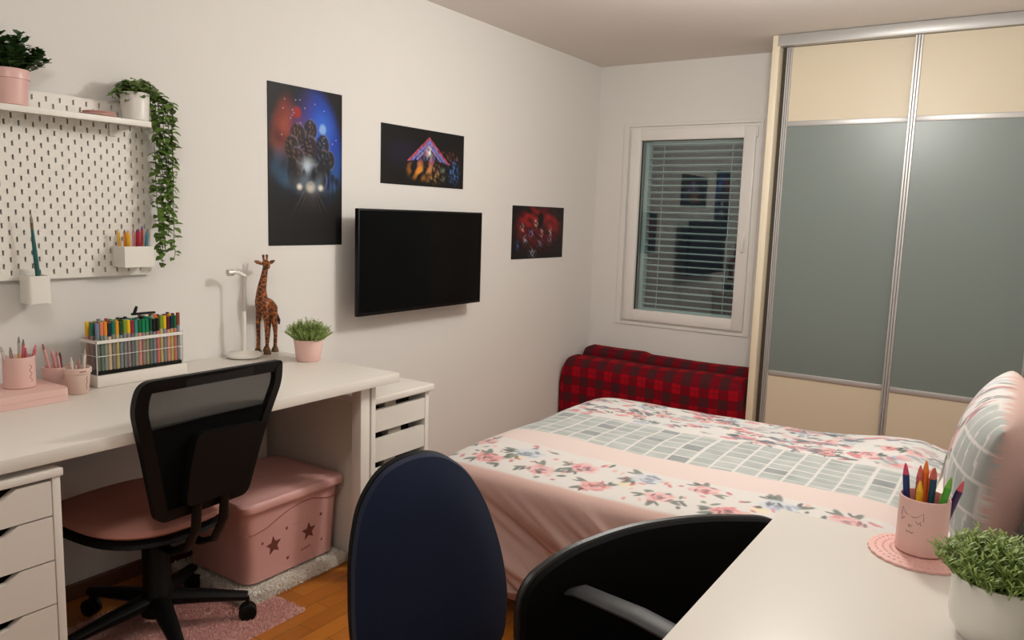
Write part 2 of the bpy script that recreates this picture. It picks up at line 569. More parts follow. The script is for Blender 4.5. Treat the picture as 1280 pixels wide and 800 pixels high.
# a cluster of rounded rocks, lit from behind
prs = np.random.RandomState(12)
for (cx, cy, rx, ry) in ((0.55, 0.74, 0.09, 0.065), (0.38, 0.70, 0.10, 0.07), (0.54, 0.61, 0.12, 0.09), (0.72, 0.65, 0.09, 0.07), (0.30, 0.62, 0.09, 0.07),
                         (0.36, 0.54, 0.11, 0.08), (0.72, 0.54, 0.12, 0.08), (0.42, 0.43, 0.13, 0.09), (0.64, 0.43, 0.13, 0.09), (0.82, 0.56, 0.07, 0.06)):
    w = ell(U, V, cx, cy, rx, ry, 0.12)
    rim = ell(U, V, cx, cy, rx*1.08, ry*1.08, 0.10)*(U > cx-rx*0.2)
    C = lerp(C, (150, 140, 150), rim*0.55)
    C = lerp(C, (24, 21, 23), w*0.95)
    hi = ell(U, V, cx-rx*0.15, cy+ry*0.15, rx*0.70, ry*0.75, 0.5)*np.clip(0.1+1.1*nz(U*110, V*150, int(cx*100), 1.0, 10), 0, 1)
    C = lerp(C, (150, 108, 90) if cx < 0.6 else (92, 110, 132), 0.42*hi)
C = lerp(C, (200, 214, 226), np.clip(ell(U, V, 0.50, 0.515, 0.09, 0.040, 0.9)*(0.6+0.4*n2), 0, 1))
for (cx, cy, rx, ry) in ((0.30, 0.47, 0.06, 0.09), (0.38, 0.36, 0.05, 0.10), (0.70, 0.46, 0.06, 0.10), (0.66, 0.35, 0.05, 0.10), (0.52, 0.33, 0.04, 0.09), (0.46, 0.44, 0.03, 0.05), (0.60, 0.45, 0.03, 0.05)):
    C = lerp(C, (22, 20, 24), 0.9*ell(U, V, cx, cy, rx, ry, 0.25))
for (cx, h_) in ((0.80, 0.50), (0.86, 0.46), (0.92, 0.44)):
    C = lerp(C, (18, 26, 34), 0.9*(np.abs(U-cx) < 0.010)*(V < h_)*(V > 0.30))
    C = lerp(C, (18, 26, 34), 0.9*ell(U, V, cx, h_-0.02, 0.035, 0.03, 0.4))
C = lerp(C, (20, 22, 28), sstep(0.40, 0.33, V+0.02*n1)*0.85)
for cx, s_ in ((0.40, 0.03), (0.55, 0.05), (0.69, 0.03)):
    C = lerp(C, (240, 232, 214), ell(U, V, cx, 0.375, s_, s_*0.55, 0.8))
C = lerp(C, (150, 170, 190), 0.35*np.clip(ell(U, V, 0.55, 0.40, 0.22, 0.06, 0.9)*(0.6+0.5*n2), 0, 1))
for k in range(9):
    ang = -0.9+1.8*k/8
    d = np.abs((U-0.55)*math.cos(ang)+(V-0.42)*math.sin(ang)*0.9)
    ray = (1-sstep(0.0, 0.012, d))*ell(U, V, 0.55, 0.30, 0.45, 0.20, 0.8)*(V < 0.40)
    C = lerp(C, (112, 96, 90), 0.35*ray)
for k in range(22):
    C = lerp(C, (235, 190, 170) if k % 2 else (180, 200, 240), 0.8*ell(U, V, prs.uniform(0.05, 0.95), prs.uniform(0.66, 0.92), 0.006, 0.0036, 0.5))
C = lerp(C, (17, 15, 17), 1-ell(np.maximum(np.abs(U-0.5), 0), np.maximum(np.abs(V-0.56), 0), 0, 0, 0.49, 0.46, 0.12)**1.0)
C = lerp(C, (17, 15, 16), sstep(0.34, 0.16, V))
poster(Y, Z, C, 'tall dark poster with red and blue sky, beside the television', 'posters')

# wide poster: lit gable at night
Y, Z, U, V = canvas(2.664, 3.285, 1.4355, 1.708)
C = np.zeros(U.shape+(3,)); C[:] = lin((14, 12, 13))
n2 = nz(U*60, V*30, 8, 1.0, 10); n3 = nz(U*110, V*60, 9, 1.0, 10)
C = lerp(C, (26, 24, 48), 0.7*ell(U, V, 0.25, 0.55, 0.18, 0.18, 0.8))
roof = np.abs(U-0.55)*1.75 + (V-0.86)
for off, cc, wd_ in ((0.0, (206, 84, 96), 0.030), (-0.06, (120, 130, 220), 0.040), (-0.14, (150, 160, 230), 0.030)):
    C = lerp(C, cc, (1-sstep(wd_*0.6, wd_, np.abs(roof-off)))*(V > 0.42+abs(off)*0.3)*np.clip(0.75+0.4*n3, 0, 1))
body = (np.abs(U-0.53) < 0.13)*(V < 0.86-np.abs(U-0.55)*1.75)*(V > 0.24)
C = lerp(C, (176, 96, 110), 0.75*np.clip(body*(0.15+0.8*n2), 0, 1))
C = lerp(C, (120, 120, 190), 0.6*np.clip(body*(0.1+0.8*n3)*(V > 0.45), 0, 1))
C = lerp(C, (230, 226, 226), ell(U, V, 0.555, 0.60, 0.03, 0.10, 0.8)*np.clip(0.6+0.5*n3, 0, 1))
C = lerp(C, (218, 140, 50), np.clip(ell(U, V, 0.45, 0.26, 0.12, 0.12, 0.8)*(0.35+0.8*n2), 0, 1))
C = lerp(C, (170, 130, 80), np.clip(ell(U, V, 0.60, 0.24, 0.10, 0.14, 0.8)*(0.15+0.8*n3), 0, 1))
C = lerp(C, (150, 80, 60), np.clip(ell(U, V, 0.80, 0.55, 0.11, 0.10, 0.8)*(-0.1+0.9*n3), 0, 1))
C = lerp(C, (70, 110, 170), np.clip(ell(U, V, 0.87, 0.30, 0.06, 0.18, 0.7)*(0.25+0.8*n3), 0, 1))
C = lerp(C, (110, 130, 120), np.clip(ell(U, V, 0.73, 0.26, 0.03, 0.12, 0.6)*(0.1+0.8*n2), 0, 1))
poster(Y, Z, C, 'wide black poster with a colourful lit gable, above the television', 'posters')

# small poster: red cloud with dark shapes
Y, Z, U, V = canvas(3.763, 4.352, 1.052, 1.366)
C = np.zeros(U.shape+(3,)); C[:] = lin((20, 13, 14))
n2 = nz(U*34, V*24, 18, 1.0, 10); n3 = nz(U*90, V*70, 19, 1.0, 10)
ring = ell(U, V, 0.5, 0.62, 0.38, 0.34, 0.35)*(1-0.75*ell(U, V, 0.5, 0.42, 0.27, 0.30, 0.4))
C = lerp(C, (150, 26, 28), np.clip(ring*(0.65+0.6*n2), 0, 1))
C = lerp(C, (110, 20, 26), np.clip(ell(U, V, 0.5, 0.45, 0.36, 0.30, 0.7)*(0.1+0.8*n3), 0, 1))
C = lerp(C, (14, 10, 11), ell(U, V, 0.53, 0.75, 0.06, 0.17, 0.4))
for (cx, cy, cc) in ((0.18, 0.58, (190, 150, 150)), (0.24, 0.36, (150, 170, 190)), (0.35, 0.48, (150, 140, 190)), (0.44, 0.68, (220, 170, 160)), (0.55, 0.50, (190, 140, 140)),
                     (0.53, 0.30, (110, 130, 160)), (0.73, 0.52, (200, 160, 160)), (0.72, 0.36, (120, 130, 150)), (0.10, 0.26, (70, 90, 150)), (0.36, 0.10, (170, 170, 190)), (0.42, 0.08, (150, 150, 160))):
    C = lerp(C, cc, np.clip(ell(U, V, cx, cy, 0.03, 0.075, 0.8)*(0.4+0.8*n3), 0, 0.9))
C = lerp(C, (16, 12, 13), sstep(0.14, 0.0, V)*0.7)
poster(Y, Z, C, 'small dark poster with a red cloud, near the window corner', 'posters')

# ---------------------------------------------------------------- left desk, drawer units
dk = thing('desk', 'long white desk along the left wall', 'desk', (0.36, 1.2, 0))
DT = 0.74
b = BM(); box(b, 0.003, 0.704, 0.05, 2.028, DT-0.033, DT, 0.003); obj('tabletop', b, white_lam, dk)
b = BM(); box(b, 0.618, 0.662, 1.880, 1.924, 0.0, DT-0.033, 0.003); obj('leg', b, white_lam, dk)
b = BM(); box(b, 0.625, 0.658, 1.936, 1.958, 0.0, DT-0.033, 0.003); obj('leg', b, white_lam, dk)
b = BM(); box(b, 0.05, 0.085, 1.905, 1.945, 0.0, DT-0.033, 0.003); obj('leg', b, white_lam, dk)
b = BM(); box(b, 0.09, 0.62, 1.90, 1.925, DT-0.06, DT-0.034, 0.002); obj('end_rail', b, white_lam, dk)
b = BM(); box(b, 0.05, 0.075, 0.9, 1.91, 0.55, 0.60, 0.002); obj('back_rail', b, white_lam, dk)
b = BM(); box(b, 0.020, 0.075, 1.40, 1.86, 0.625, 0.690, 0.006); obj('cable_tray', b, mat('dark_tray', (64, 58, 52), 0.6), dk)
b = BM(); box(b, 0.600, 0.640, 1.958, 2.020, DT-0.041, DT-0.034, 0.001); obj('end_bracket', b, dark_metal, dk)

def scoop_front(bm, x0, x1, y0, y1, z0, z1, depth=0.022):
    """drawer front with a shallow scooped grip in its top edge"""
    yc = (y0+y1)/2; w = (y1-y0)
    pts = [(y0, z0), (y1, z0), (y1, z1), (yc+w*0.34, z1)]
    for k in range(7):
        t = k/6.0
        pts.append((yc+w*(0.27-0.54*t), z1-depth*(1-abs(2*t-1)**4)))
    pts += [(yc-w*0.34, z1), (y0, z1)]
    prism(bm, pts, lambda p: (x0, p[0], p[1]), lambda p: (x1, p[0], p[1]))

dark_gap = mat('shadow_gap', (28, 24, 20), 0.8)  # shade of the gaps between drawer fronts, put into the colour of the boxes behind
du = thing('drawer_unit', 'white drawer unit with scooped grips under the left end of the desk', 'drawers', (0.42, 0.69, 0))
y0, y1 = 0.505, 0.868
b = BM()
box(b, 0.11, 0.698, y0, y0+0.018, 0.0, 0.672, 0.001); box(b, 0.11, 0.698, y1-0.018, y1, 0.0, 0.672, 0.001)
box(b, 0.11, 0.128, y0+0.018, y1-0.018, 0.0, 0.672); box(b, 0.128, 0.698, y0+0.018, y1-0.018, 0.115, 0.127)
box(b, 0.11, 0.702, y0-0.004, y1+0.006, 0.672, 0.690, 0.002)
box(b, 0.66, 0.694, y0+0.018, y1-0.018, 0.0, 0.115, 0.001)
obj('carcass', b, white_lam, du)
b = BM(); box(b, 0.13, 0.60, y0+0.02, y1-0.02, 0.13, 0.665); obj('shaded_drawer_boxes', b, dark_gap, du, smooth=False)
for zt in (0.664, 0.578, 0.470, 0.362, 0.254):
    zb = {0.664: 0.582, 0.578: 0.474, 0.470: 0.366, 0.362: 0.258, 0.254: 0.131}[zt]
    b = BM(); scoop_front(b, 0.680, 0.698, y0+0.021, y1-0.021, zb, zt)
    obj('drawer', b, white_lam, du, smooth=False)

dr = thing('drawer_unit', 'white drawer unit with slot grips between the desk and the bed', 'drawers', (0.31, 2.14, 0))
y0, y1, zt = 1.972, 2.312, 0.640
b = BM()
box(b, 0.01, 0.605, y0, y0+0.018, 0.0, zt-0.026, 0.001); box(b, 0.01, 0.605, y1-0.022, y1, 0.0, zt-0.026, 0.001)
box(b, 0.01, 0.028, y0+0.018, y1-0.022, 0.0, zt-0.026)
box(b, 0.57, 0.603, y0+0.018, y1-0.022, 0.0, 0.05)
obj('carcass', b, white_lam, dr)
b = BM(); box(b, 0.008, 0.622, y0-0.006, y1+0.014, zt-0.026, zt, 0.005, 3); obj('top', b, white_lam, dr)
b = BM(); box(b, 0.03, 0.52, y0+0.019, y1-0.023, 0.05, zt-0.03); obj('shaded_drawer_boxes', b, dark_gap, dr, smooth=False)
for k, (za, zb_) in enumerate(((0.505, 0.590), (0.392, 0.480), (0.279, 0.367), (0.166, 0.254), (0.053, 0.141))):
    b = BM(); box(b, 0.586, 0.604, y0+0.020, y1-0.024, za, zb_-0.003); dd = obj('drawer', b, white_lam, dr, smooth=False)
    b = BM(); box(b, 0.555, 0.590, y0+0.105 + 0.02*(k % 2), y0+0.165+0.03*(k % 2), za+0.06, zb_+0.022, 0.002); obj('drawer_divider', b, mat('grey_liner', (150, 140, 128), 0.6), dd)

# ---------------------------------------------------------------- pegboard with its shelf and holders
pb = thing('pegboard', 'white perforated pegboard on the wall above the desk', 'pegboard', (0.01, 1.14, 1.066))
PY0, PY1, PZ0, PZ1 = 0.762, 1.522, 1.066, 1.626
b = BM()
xa, xb_ = 0.013, 0.018
pitch_y = 0.02
ncol = 37
ys = [PY1-0.02-pitch_y*k for k in range(ncol)]
prev = PY1
for k, yc in enumerate(ys):
    box(b, xa, xb_, yc+0.0028, prev, PZ0, PZ1)
    zc = PZ0 + (0.022 if k % 2 else 0.042)
    zprev = PZ0
    while zc < PZ1-0.012:
        box(b, xa, xb_, yc-0.0028, yc+0.0028, zprev, zc-0.0075)
        zprev = zc+0.0075
        zc += 0.04
    box(b, xa, xb_, yc-0.0028, yc+0.0028, zprev, PZ1)
    prev = yc-0.0028
box(b, xa, xb_, PY0, prev, PZ0, PZ1)
obj('board', b, white_plast, pb, smooth=False)
for yy in (0.80, 1.48):
    for zz in (1.10, 1.59):
        b = BM(); lathe(b, [(0, 0), (0.012, 0), (0.012, 0.0135), (0, 0.0135)], n=16, M=Matrix.Translation((0.0, yy, zz)) @ Matrix.Rotation(PI/2, 4, 'Y'))
        obj('spacer', b, white_plast, pb)

SZ = 1.568
sh = thing('wall_shelf', 'white metal shelf hooked on the top of the pegboard', 'shelf', (0.07, 1.12, SZ-0.016))
b = BM(); box(b, 0.0185, 0.1215, 0.78, 1.474, SZ-0.008, SZ, 0.001); box(b, 0.1185, 0.1220, 0.78, 1.474, SZ-0.018, SZ-0.0005, 0.0005); obj('board', b, white_plast, sh)
b = BM(); box(b, 0.019, 0.118, 1.470, 1.474, SZ-0.017, SZ-0.007, 0.0005); obj('end_lip', b, white_plast, sh)
for yy in (0.86, 1.40):
    b = BM(); box(b, 0.0185, 0.024, yy-0.01, yy+0.01, SZ-0.05, SZ-0.008, 0.001); obj('hook', b, white_plast, sh)

# foliage helpers
leaf_dark = mat('leaf_dark_green', (32, 58, 24), 0.5, var=(40, (52, 88, 34)))
leaf_mid = mat('leaf_mid_green', (70, 104, 44), 0.5, var=(50, (104, 134, 62)))
leaf_grass = mat('leaf_grass_green', (102, 136, 56), 0.5, var=(60, (168, 186, 106)))
soil = mat('potting_soil', (46, 34, 26), 0.95)

def leaf(bm, p, d, n, ln, w, bend=0.25, tipw=0.0):
    """a curved pointed leaf from p along d, its face along n"""
    d = d.normalized(); s = d.cross(n)
    if s.length < 1e-5:
        s = d.cross(Vector((1, 0, 0.3)))
    s.normalize(); n = s.cross(d)
    rows = []
    for t, ww in ((0, 0.12), (0.3, 0.95), (0.6, 0.85), (0.85, 0.4), (1.0, tipw)):
        c = p + d*ln*t - n*bend*ln*t*t
        a = bm.verts.new(c - s*w*ww*0.5 + n*w*0.12*ww); m_ = bm.verts.new(c); e = bm.verts.new(c + s*w*ww*0.5 + n*w*0.12*ww)
        rows.append((a, m_, e))
    for r0, r1 in zip(rows, rows[1:]):
        bm.faces.new((r0[0], r0[1], r1[1], r1[0])); bm.faces.new((r0[1], r0[2], r1[2], r1[1]))

def rdir(up_bias=0.3):
    a = rnd.uniform(0, 2*PI); z = rnd.uniform(-0.4, 1.0)*0.8+up_bias
    return Vector((math.cos(a), math.sin(a), z)).normalized()

def pot(bm, c, r0, r1, h, wall=0.004, lip=0.0):
    prof = [(0, 0), (r0-0.003, 0), (r0, 0.003), (r1, h-0.002)]
    if r0 > 0.052:
        prof = [(0, 0), (r0-0.011, 0), (r0-0.008, 0.004), (r0-0.004, 0.012), (r0+0.001, 0.018), (r1, 0.034), (r1, h-0.002)]
    if lip:
        prof = [(0, 0), (r0-0.003, 0), (r0, 0.003), (r1-0.001, h*0.72), (r1+lip, h*0.72+0.001), (r1+lip, h-0.002)]
        r1 = r1+lip
    prof += [(r1-0.001, h), (r1-wall+0.001, h), (r1-wall, h-0.002), (r1-wall-0.002, h*0.8), (0, h*0.8)]
    lathe(bm, prof, c, 40)

# plant in pink pot at the left end of the shelf
pp = thing('potted_plant', 'bushy dark green plant in a pink pot on the shelf', 'plant', (0.072, 1.078, SZ))
b = BM(); pot(b, (0.072, 1.078, SZ+0.0005), 0.044, 0.050, 0.100, lip=0.002); obj('pot', b, pink_ceram, pp)
b = BM(); lathe(b, [(0, 0), (0.0445, 0)], (0.072, 1.078, SZ+0.086), 24); obj('soil', b, soil, pp)
b = BM()
for i in range(64):
    a = rnd.uniform(0, 2*PI); rr = 0.038*math.sqrt(rnd.random())
    p0 = Vector((0.072+rr*math.cos(a), 1.078+rr*math.sin(a), SZ+0.088))
    h = rnd.uniform(0.045, 0.120)*(1.15-rr/0.07)
    tip = p0 + Vector((math.cos(a)*rr*1.35+rnd.uniform(-.012, .012), math.sin(a)*rr*1.35+rnd.uniform(-.012, .012), h))
    if tip.x < 0.03: tip.x = 0.03
    tube(b, [p0, (p0+tip)/2+Vector((0, 0, 0.004)), tip], [0.0016, 0.0013, 0.001], 5)
    for k in range(13):
        t = 0.3+0.7*k/12
        q = p0.lerp(tip, t)
        aa = k*2.4+i
        leaf(b, q, Vector((math.cos(aa), math.sin(aa), 0.7 if t < 0.9 else 1.5)), Vector((0, 0, 1)), rnd.uniform(0.020, 0.028), 0.023, 0.35, 0.7)
obj('foliage', b, leaf_dark, pp)

# pink saucers
for k, (rr, lab) in enumerate(((0.052, 'pink saucer at the bottom of the stack of two on the shelf'), (0.047, 'pink saucer on top of the other saucer on the shelf'))):
    b = BM(); lathe(b, [(0, 0), (rr*0.55, 0), (rr*0.96, 0.006), (rr, 0.0085), (rr*0.96, 0.009), (rr*0.5, 0.004), (0, 0.004)], (0, 0, 0), 40)
    o = obj('saucer', b, pink_ceram); o.location = (0.070, 1.332, SZ+0.0005+0.0062*k); tag(o, lab, 'saucer', 'pink saucers')

# trailing plant
tp = thing('trailing_plant', 'trailing ivy in a white pot at the right end of the shelf', 'plant', (0.075, 1.452, SZ))
pc = Vector((0.075, 1.448, SZ+0.0005))
b = BM(); pot(b, pc, 0.040, 0.044, 0.088); obj('pot', b, mat('white_ceramic', (222, 219, 212), 0.35), tp)
b = BM(); lathe(b, [(0, 0), (0.038, 0)], pc+Vector((0, 0, 0.074)), 24); obj('soil', b, soil, tp)
ivy_leaf = mat('ivy_leaf', (62, 92, 38), 0.5, var=(45, (112, 138, 58)))
bl_ = BM(); bs_ = BM()
def vine(pts, dens, lf):
    tube(bs_, pts, 0.0012, 5)
    for a, c in zip(pts, pts[1:]):
        a = Vector(a); c = Vector(c)
        n = max(1, int((c-a).length/dens))
        for k in range(n):
            q = a.lerp(c, (k+rnd.random()*0.6)/n)
            ang = rnd.uniform(0, 2*PI)
            d = Vector((math.cos(ang)*0.8+0.25, math.sin(ang), rnd.uniform(-0.7, 0.35)))
            ln = lf*rnd.uniform(0.75, 1.2)
            if q.x+d.normalized().x*ln < 0.006: d.x = abs(d.x)
            leaf(bl_, q, d, Vector((0.5, 0, 1)), ln, ln*0.78, 0.25)
top = pc+Vector((0, 0, 0.090))
for k in range(24):
    a = 2*PI*k/24+rnd.uniform(-.2, .2)
    r = rnd.uniform(0.035, 0.088)
    e = top+Vector((math.cos(a)*min(r, 0.05), math.sin(a)*r*1.0, rnd.uniform(-0.014, 0.020)))
    e.x = max(e.x, 0.02)
    mid = top.lerp(e, 0.5)+Vector((0, 0, rnd.uniform(0.012, 0.042)))
    vine([top+Vector((0, 0, -0.015)), mid, e, e+Vector((0, 0.004, -0.015))], 0.0055, 0.021)
ends = (1.09, 1.14, 1.20, 1.12, 1.24, 1.30, 1.16, 1.36, 1.42)
for k, ze in enumerate(ends):
    yb0 = 1.514+0.0145*(k % 6)+rnd.uniform(-0.004, 0.004)
    xb0 = 0.060+0.012*(k % 4)
    pts = [top+Vector((0, 0.01, -0.01)), top+Vector((0.0, 0.045, 0.018)), Vector((xb0, yb0, top.z-0.02))]
    z = top.z-0.02
    conv = 1.556
    while z > ze:
        z -= 0.05
        f = (top.z-z)/(top.z-1.09)
        pts.append(Vector((xb0+rnd.uniform(-.004, .004), yb0*(1-f*0.55)+conv*f*0.55+rnd.uniform(-.005, .005), max(z, ze))))
    vine(pts, 0.0090, 0.028)
obj('foliage', bl_, ivy_leaf, tp)
obj('stems', bs_, mat('stem_green', (86, 104, 54), 0.6), tp)

# square pencil holder on the pegboard
HZ0, HZ1 = 1.098, 1.166
hc = thing('pencil_holder', 'white pencil holder hooked on the right of the pegboard', 'holder', (0.055, 1.436, HZ0))
def open_box(bm, x0, x1, y0, y1, z0, z1, w=0.002):
    box(bm, x0, x1, y0, y1, z0, z0+w); box(bm, x0, x0+w, y0, y1, z0+w, z1); box(bm, x1-w, x1, y0, y1, z0+w, z1)
    box(bm, x0+w, x1-w, y0, y0+w, z0+w, z1); box(bm, x0+w, x1-w, y1-w, y1, z0+w, z1)
b = BM(); open_box(b, 0.0195, 0.094, 1.386, 1.486, HZ0, HZ1); obj('body', b, white_plast, hc, smooth=False)
b = BM(); box(b, 0.009, 0.0195, 1.43, 1.442, HZ1-0.024, HZ1-0.012, 0.001); obj('hook', b, white_plast, hc)

def pencil(base, tip, r, body_c, tip_c, label, cat, group, name='pencil', nib=0.10, end_c=None, hexa=True, blunt=0.15):
    base = Vector(base); tip = Vector(tip)
    d = tip-base; ln = d.length
    q = d.to_track_quat('Z', 'Y').to_matrix().to_4x4()
    t = bpy.data.objects.new(name, None); t.empty_display_size = 0.01; COL.objects.link(t)
    t.location = base
    tag(t, label, cat, group)
    M = Matrix.Translation(base) @ q
    n = 6 if hexa else 12
    bm = BM(); lathe(bm, [(0, 0), (r, 0.0), (r, ln*(1-nib)), (0, ln*(1-nib))], n=n, M=M)
    obj('barrel', bm, mat('pencil_'+'_'.join(map(str, body_c)), body_c, 0.4), t)
    bm = BM(); lathe(bm, [(0, ln*(1-nib)), (r*0.96, ln*(1-nib)), (r*0.6, ln*(1-nib*0.4)), (r*blunt, ln), (0, ln)], n=n, M=M)
    obj('tip', bm, mat('pencil_'+'_'.join(map(str, tip_c)), tip_c, 0.5), t)
    return t

YEL, ORA, REDC, PNK, BLU, GRY, DKG = (232, 176, 40), (226, 140, 48), (176, 30, 52), (220, 150, 156), (62, 128, 156), (150, 148, 150), (52, 58, 60)
gb = HZ0+0.003
for k, (y, tipdy, c, tc_, h, lab) in enumerate((
        (1.400, -0.010, YEL, (214, 170, 130), 1.222, 'yellow pencil leaning furthest left in the pegboard holder'),
        (1.408, -0.002, ORA, (120, 96, 80), 1.220, 'orange pencil second from the left in the pegboard holder'),
        (1.416, -0.004, YEL, (214, 170, 130), 1.218, 'yellow pencil third from the left in the pegboard holder'),
        (1.424, -0.003, (240, 196, 52), (240, 196, 52), 1.213, 'bright yellow marker right of the yellow pencils in the pegboard holder'),
        (1.436, 0.000, PNK, (190, 120, 130), 1.222, 'pale pink pencil in the middle of the pegboard holder'),
        (1.446, 0.000, REDC, (120, 30, 60), 1.224, 'dark red pencil right of the pale pink one in the pegboard holder'),
        (1.454, 0.001, REDC, (70, 50, 120), 1.220, 'dark red pen with violet tip in the pegboard holder'),
        (1.462, 0.004, (196, 46, 66), (90, 70, 130), 1.232, 'crimson pencil with violet tip beside the blue pens in the pegboard holder'),
        (1.470, 0.006, BLU, (110, 120, 130), 1.218, 'blue pen with grey tip left of the leaning one in the pegboard holder'),
        (1.476, 0.018, BLU, (120, 128, 138), 1.224, 'blue pen leaning furthest right in the pegboard holder'))):
    xx = 0.050+0.012*(k % 3)
    pencil((xx, y, gb), (xx, y+tipdy, h), 0.0042, c, tc_, lab, 'pencil' if 'pen ' not in lab else 'pen', 'pencils in the pegboard holder')

# narrow cup clipped to the lower edge of the pegboard, with a paint brush
cz0, cz1 = 0.998, 1.083
bc = thing('brush_cup', 'white brush cup clipped to the lower edge of the pegboard', 'cup', (0.06, 1.122, cz0))
b = BM(); box(b, 0.030, 0.094, 1.093, 1.157, cz0, cz0+0.003, 0.001)
poly = round_poly([(0.030, 1.093), (0.094, 1.093), (0.094, 1.157), (0.030, 1.157)], 0.012)
poly2 = round_poly([(0.0325, 1.0955), (0.0915, 1.0955), (0.0915, 1.1545), (0.0325, 1.1545)], 0.010)
n = len(poly)
va = [[b.verts.new((p[0], p[1], z)) for p in pl] for pl, z in ((poly, cz0), (poly, cz1), (poly2, cz1), (poly2, cz0+0.003))]
for r0, r1 in zip(va, va[1:]):
    for k in range(n): b.faces.new((r0[k], r0[(k+1) % n], r1[(k+1) % n], r1[k]))
obj('body', b, white_plast, bc)
b = BM(); box(b, 0.0185, 0.031, 1.105, 1.145, 1.060, 1.100, 0.002); obj('clip', b, white_plast, bc)
pb_ = thing('paint_brush', 'teal paint brush standing in the white brush cup', 'brush', (0.06, 1.135, cz0+0.004))
b = BM(); tube(b, [(0.06, 1.138, cz0+0.004), (0.06, 1.136, 1.07), (0.06, 1.130, 1.15), (0.06, 1.126, 1.215), (0.06, 1.1255, 1.22)], [0.0062, 0.0066, 0.0064, 0.0040, 0.0036], 12); obj('handle', b, mat('teal_paint', (18, 88, 88), 0.35), pb_)
b = BM(); tube(b, [(0.06, 1.1255, 1.22), (0.06, 1.1250, 1.238)], [0.0037, 0.0042], 12); obj('ferrule', b, mat('brass_ferrule', (120, 96, 76), 0.35, metal=0.6), pb_)
b = BM(); tube(b, [(0.06, 1.1250, 1.238), (0.06, 1.1245, 1.250), (0.06, 1.124, 1.262)], [0.0042, 0.0044, 0.0008], 10); obj('bristles', b, mat('grey_bristles', (150, 140, 132), 0.8), pb_)

# ---------------------------------------------------------------- things on the left desk
DZ = DT+0.0005
# white riser and clear marker case
b = BM(); box(b, 0.012, 0.190, 1.232, 1.536, DZ, DZ+0.036, 0.002)
o = obj('desk_riser', b, white_lam, base=(0.1, 1.43, DZ)); tag(o, 'flat white riser box against the wall under the clear marker case', 'riser')
RZ = DZ+0.0365
mc = thing('marker_case', 'clear acrylic case packed with markers on the white riser', 'case', (0.14, 1.38, RZ))
cx0, cx1, cy0, cy1, ch = 0.088, 0.184, 1.236, 1.524, 0.108
acr = clear_mat('clear_acrylic', (244, 244, 240), 0.10, 0.05)
b = BM(); box(b, cx1-0.002, cx1, cy0, cy1, RZ+0.0005, RZ+ch); obj('front_panel', b, acr, mc, smooth=False)
b = BM(); box(b, cx0, cx1-0.002, cy0, cy0+0.002, RZ+0.0005, RZ+ch); obj('side_panel', b, acr, mc, smooth=False)
b = BM(); box(b, cx0, cx1-0.002, cy1-0.002, cy1, RZ+0.0005, RZ+ch); obj('side_panel', b, acr, mc, smooth=False)
b = BM(); box(b, cx0, cx0+0.002, cy0+0.002, cy1-0.002, RZ+0.0005, RZ+ch); obj('back_panel', b, acr, mc, smooth=False)
b = BM(); box(b, cx0+0.0025, cx1-0.0025, cy0+0.0025, cy1-0.0025, RZ+0.0005, RZ+0.012, 0.001); obj('base_tray', b, black_plast, mc)
strap_m = mat('clear_edge_white', (226, 222, 216), 0.3)
def ring_strap(z, h, m, nm):
    bb = BM(); e = 0.0016
    box(bb, cx1, cx1+e, cy0-e, cy1+e, z, z+h); box(bb, cx0-e, cx0, cy0-e, cy1+e, z, z+h)
    box(bb, cx0, cx1, cy0-e, cy0, z, z+h); box(bb, cx0, cx1, cy1, cy1+e, z, z+h)
    obj(nm, bb, m, mc, smooth=False)
ring_strap(RZ+ch-0.010, 0.010, strap_m, 'top_strap')
ring_strap(RZ+0.058, 0.0018, strap_m, 'middle_strap')
for yy in (cy0-0.0016, cy1+0.0002):
    b = BM(); box(b, cx1-0.002, cx1+0.0016, yy, yy+0.0016, RZ+0.001, RZ+ch+0.004); obj('corner_edge', b, strap_m, mc, smooth=False)

CAPN = [('blue-grey', (110, 132, 160)), ('grey', (140, 144, 150)), ('salmon', (214, 130, 104)), ('orange', (236, 140, 40)), ('navy', (18, 42, 58)), ('black', (18, 20, 22)), ('teal', (10, 116, 96)),
        ('dark green', (14, 70, 46)), ('amber', (228, 150, 34)), ('lime', (120, 150, 44)), ('yellow', (232, 190, 40)), ('crimson', (150, 34, 66)), ('sea green', (60, 140, 128)), ('forest green', (16, 96, 54)),
        ('emerald', (10, 130, 84)), ('olive', (66, 66, 34)), ('pale grey', (176, 172, 168)), ('maroon', (84, 26, 36)), ('petrol', (16, 66, 80)), ('brick', (150, 66, 50)), ('pink', (206, 128, 134)), ('brown', (92, 60, 44))]
FRONT = [0, 2, 3, 4, 6, 8, 7, 9, 10, 11, 12, 13, 14, 14, 7, 5, 5, 9, 10, 17, 4, 13, 19]
BODY = [(214, 120, 116), (160, 166, 130), (136, 150, 164), (204, 182, 122), (228, 158, 138), (118, 136, 122), (166, 142, 148), (142, 140, 138), (228, 198, 166), (120, 126, 124), (210, 134, 118), (156, 164, 160)]
ORD = ['first', 'second', 'third', 'fourth', 'fifth', 'sixth', 'seventh', 'eighth', 'ninth', 'tenth', 'eleventh', 'twelfth', 'thirteenth', 'fourteenth', 'fifteenth', 'sixteenth', 'seventeenth',
       'eighteenth', 'nineteenth', 'twentieth', 'twenty-first', 'twenty-second', 'twenty-third']
NM = 23
mr = random.Random(5)
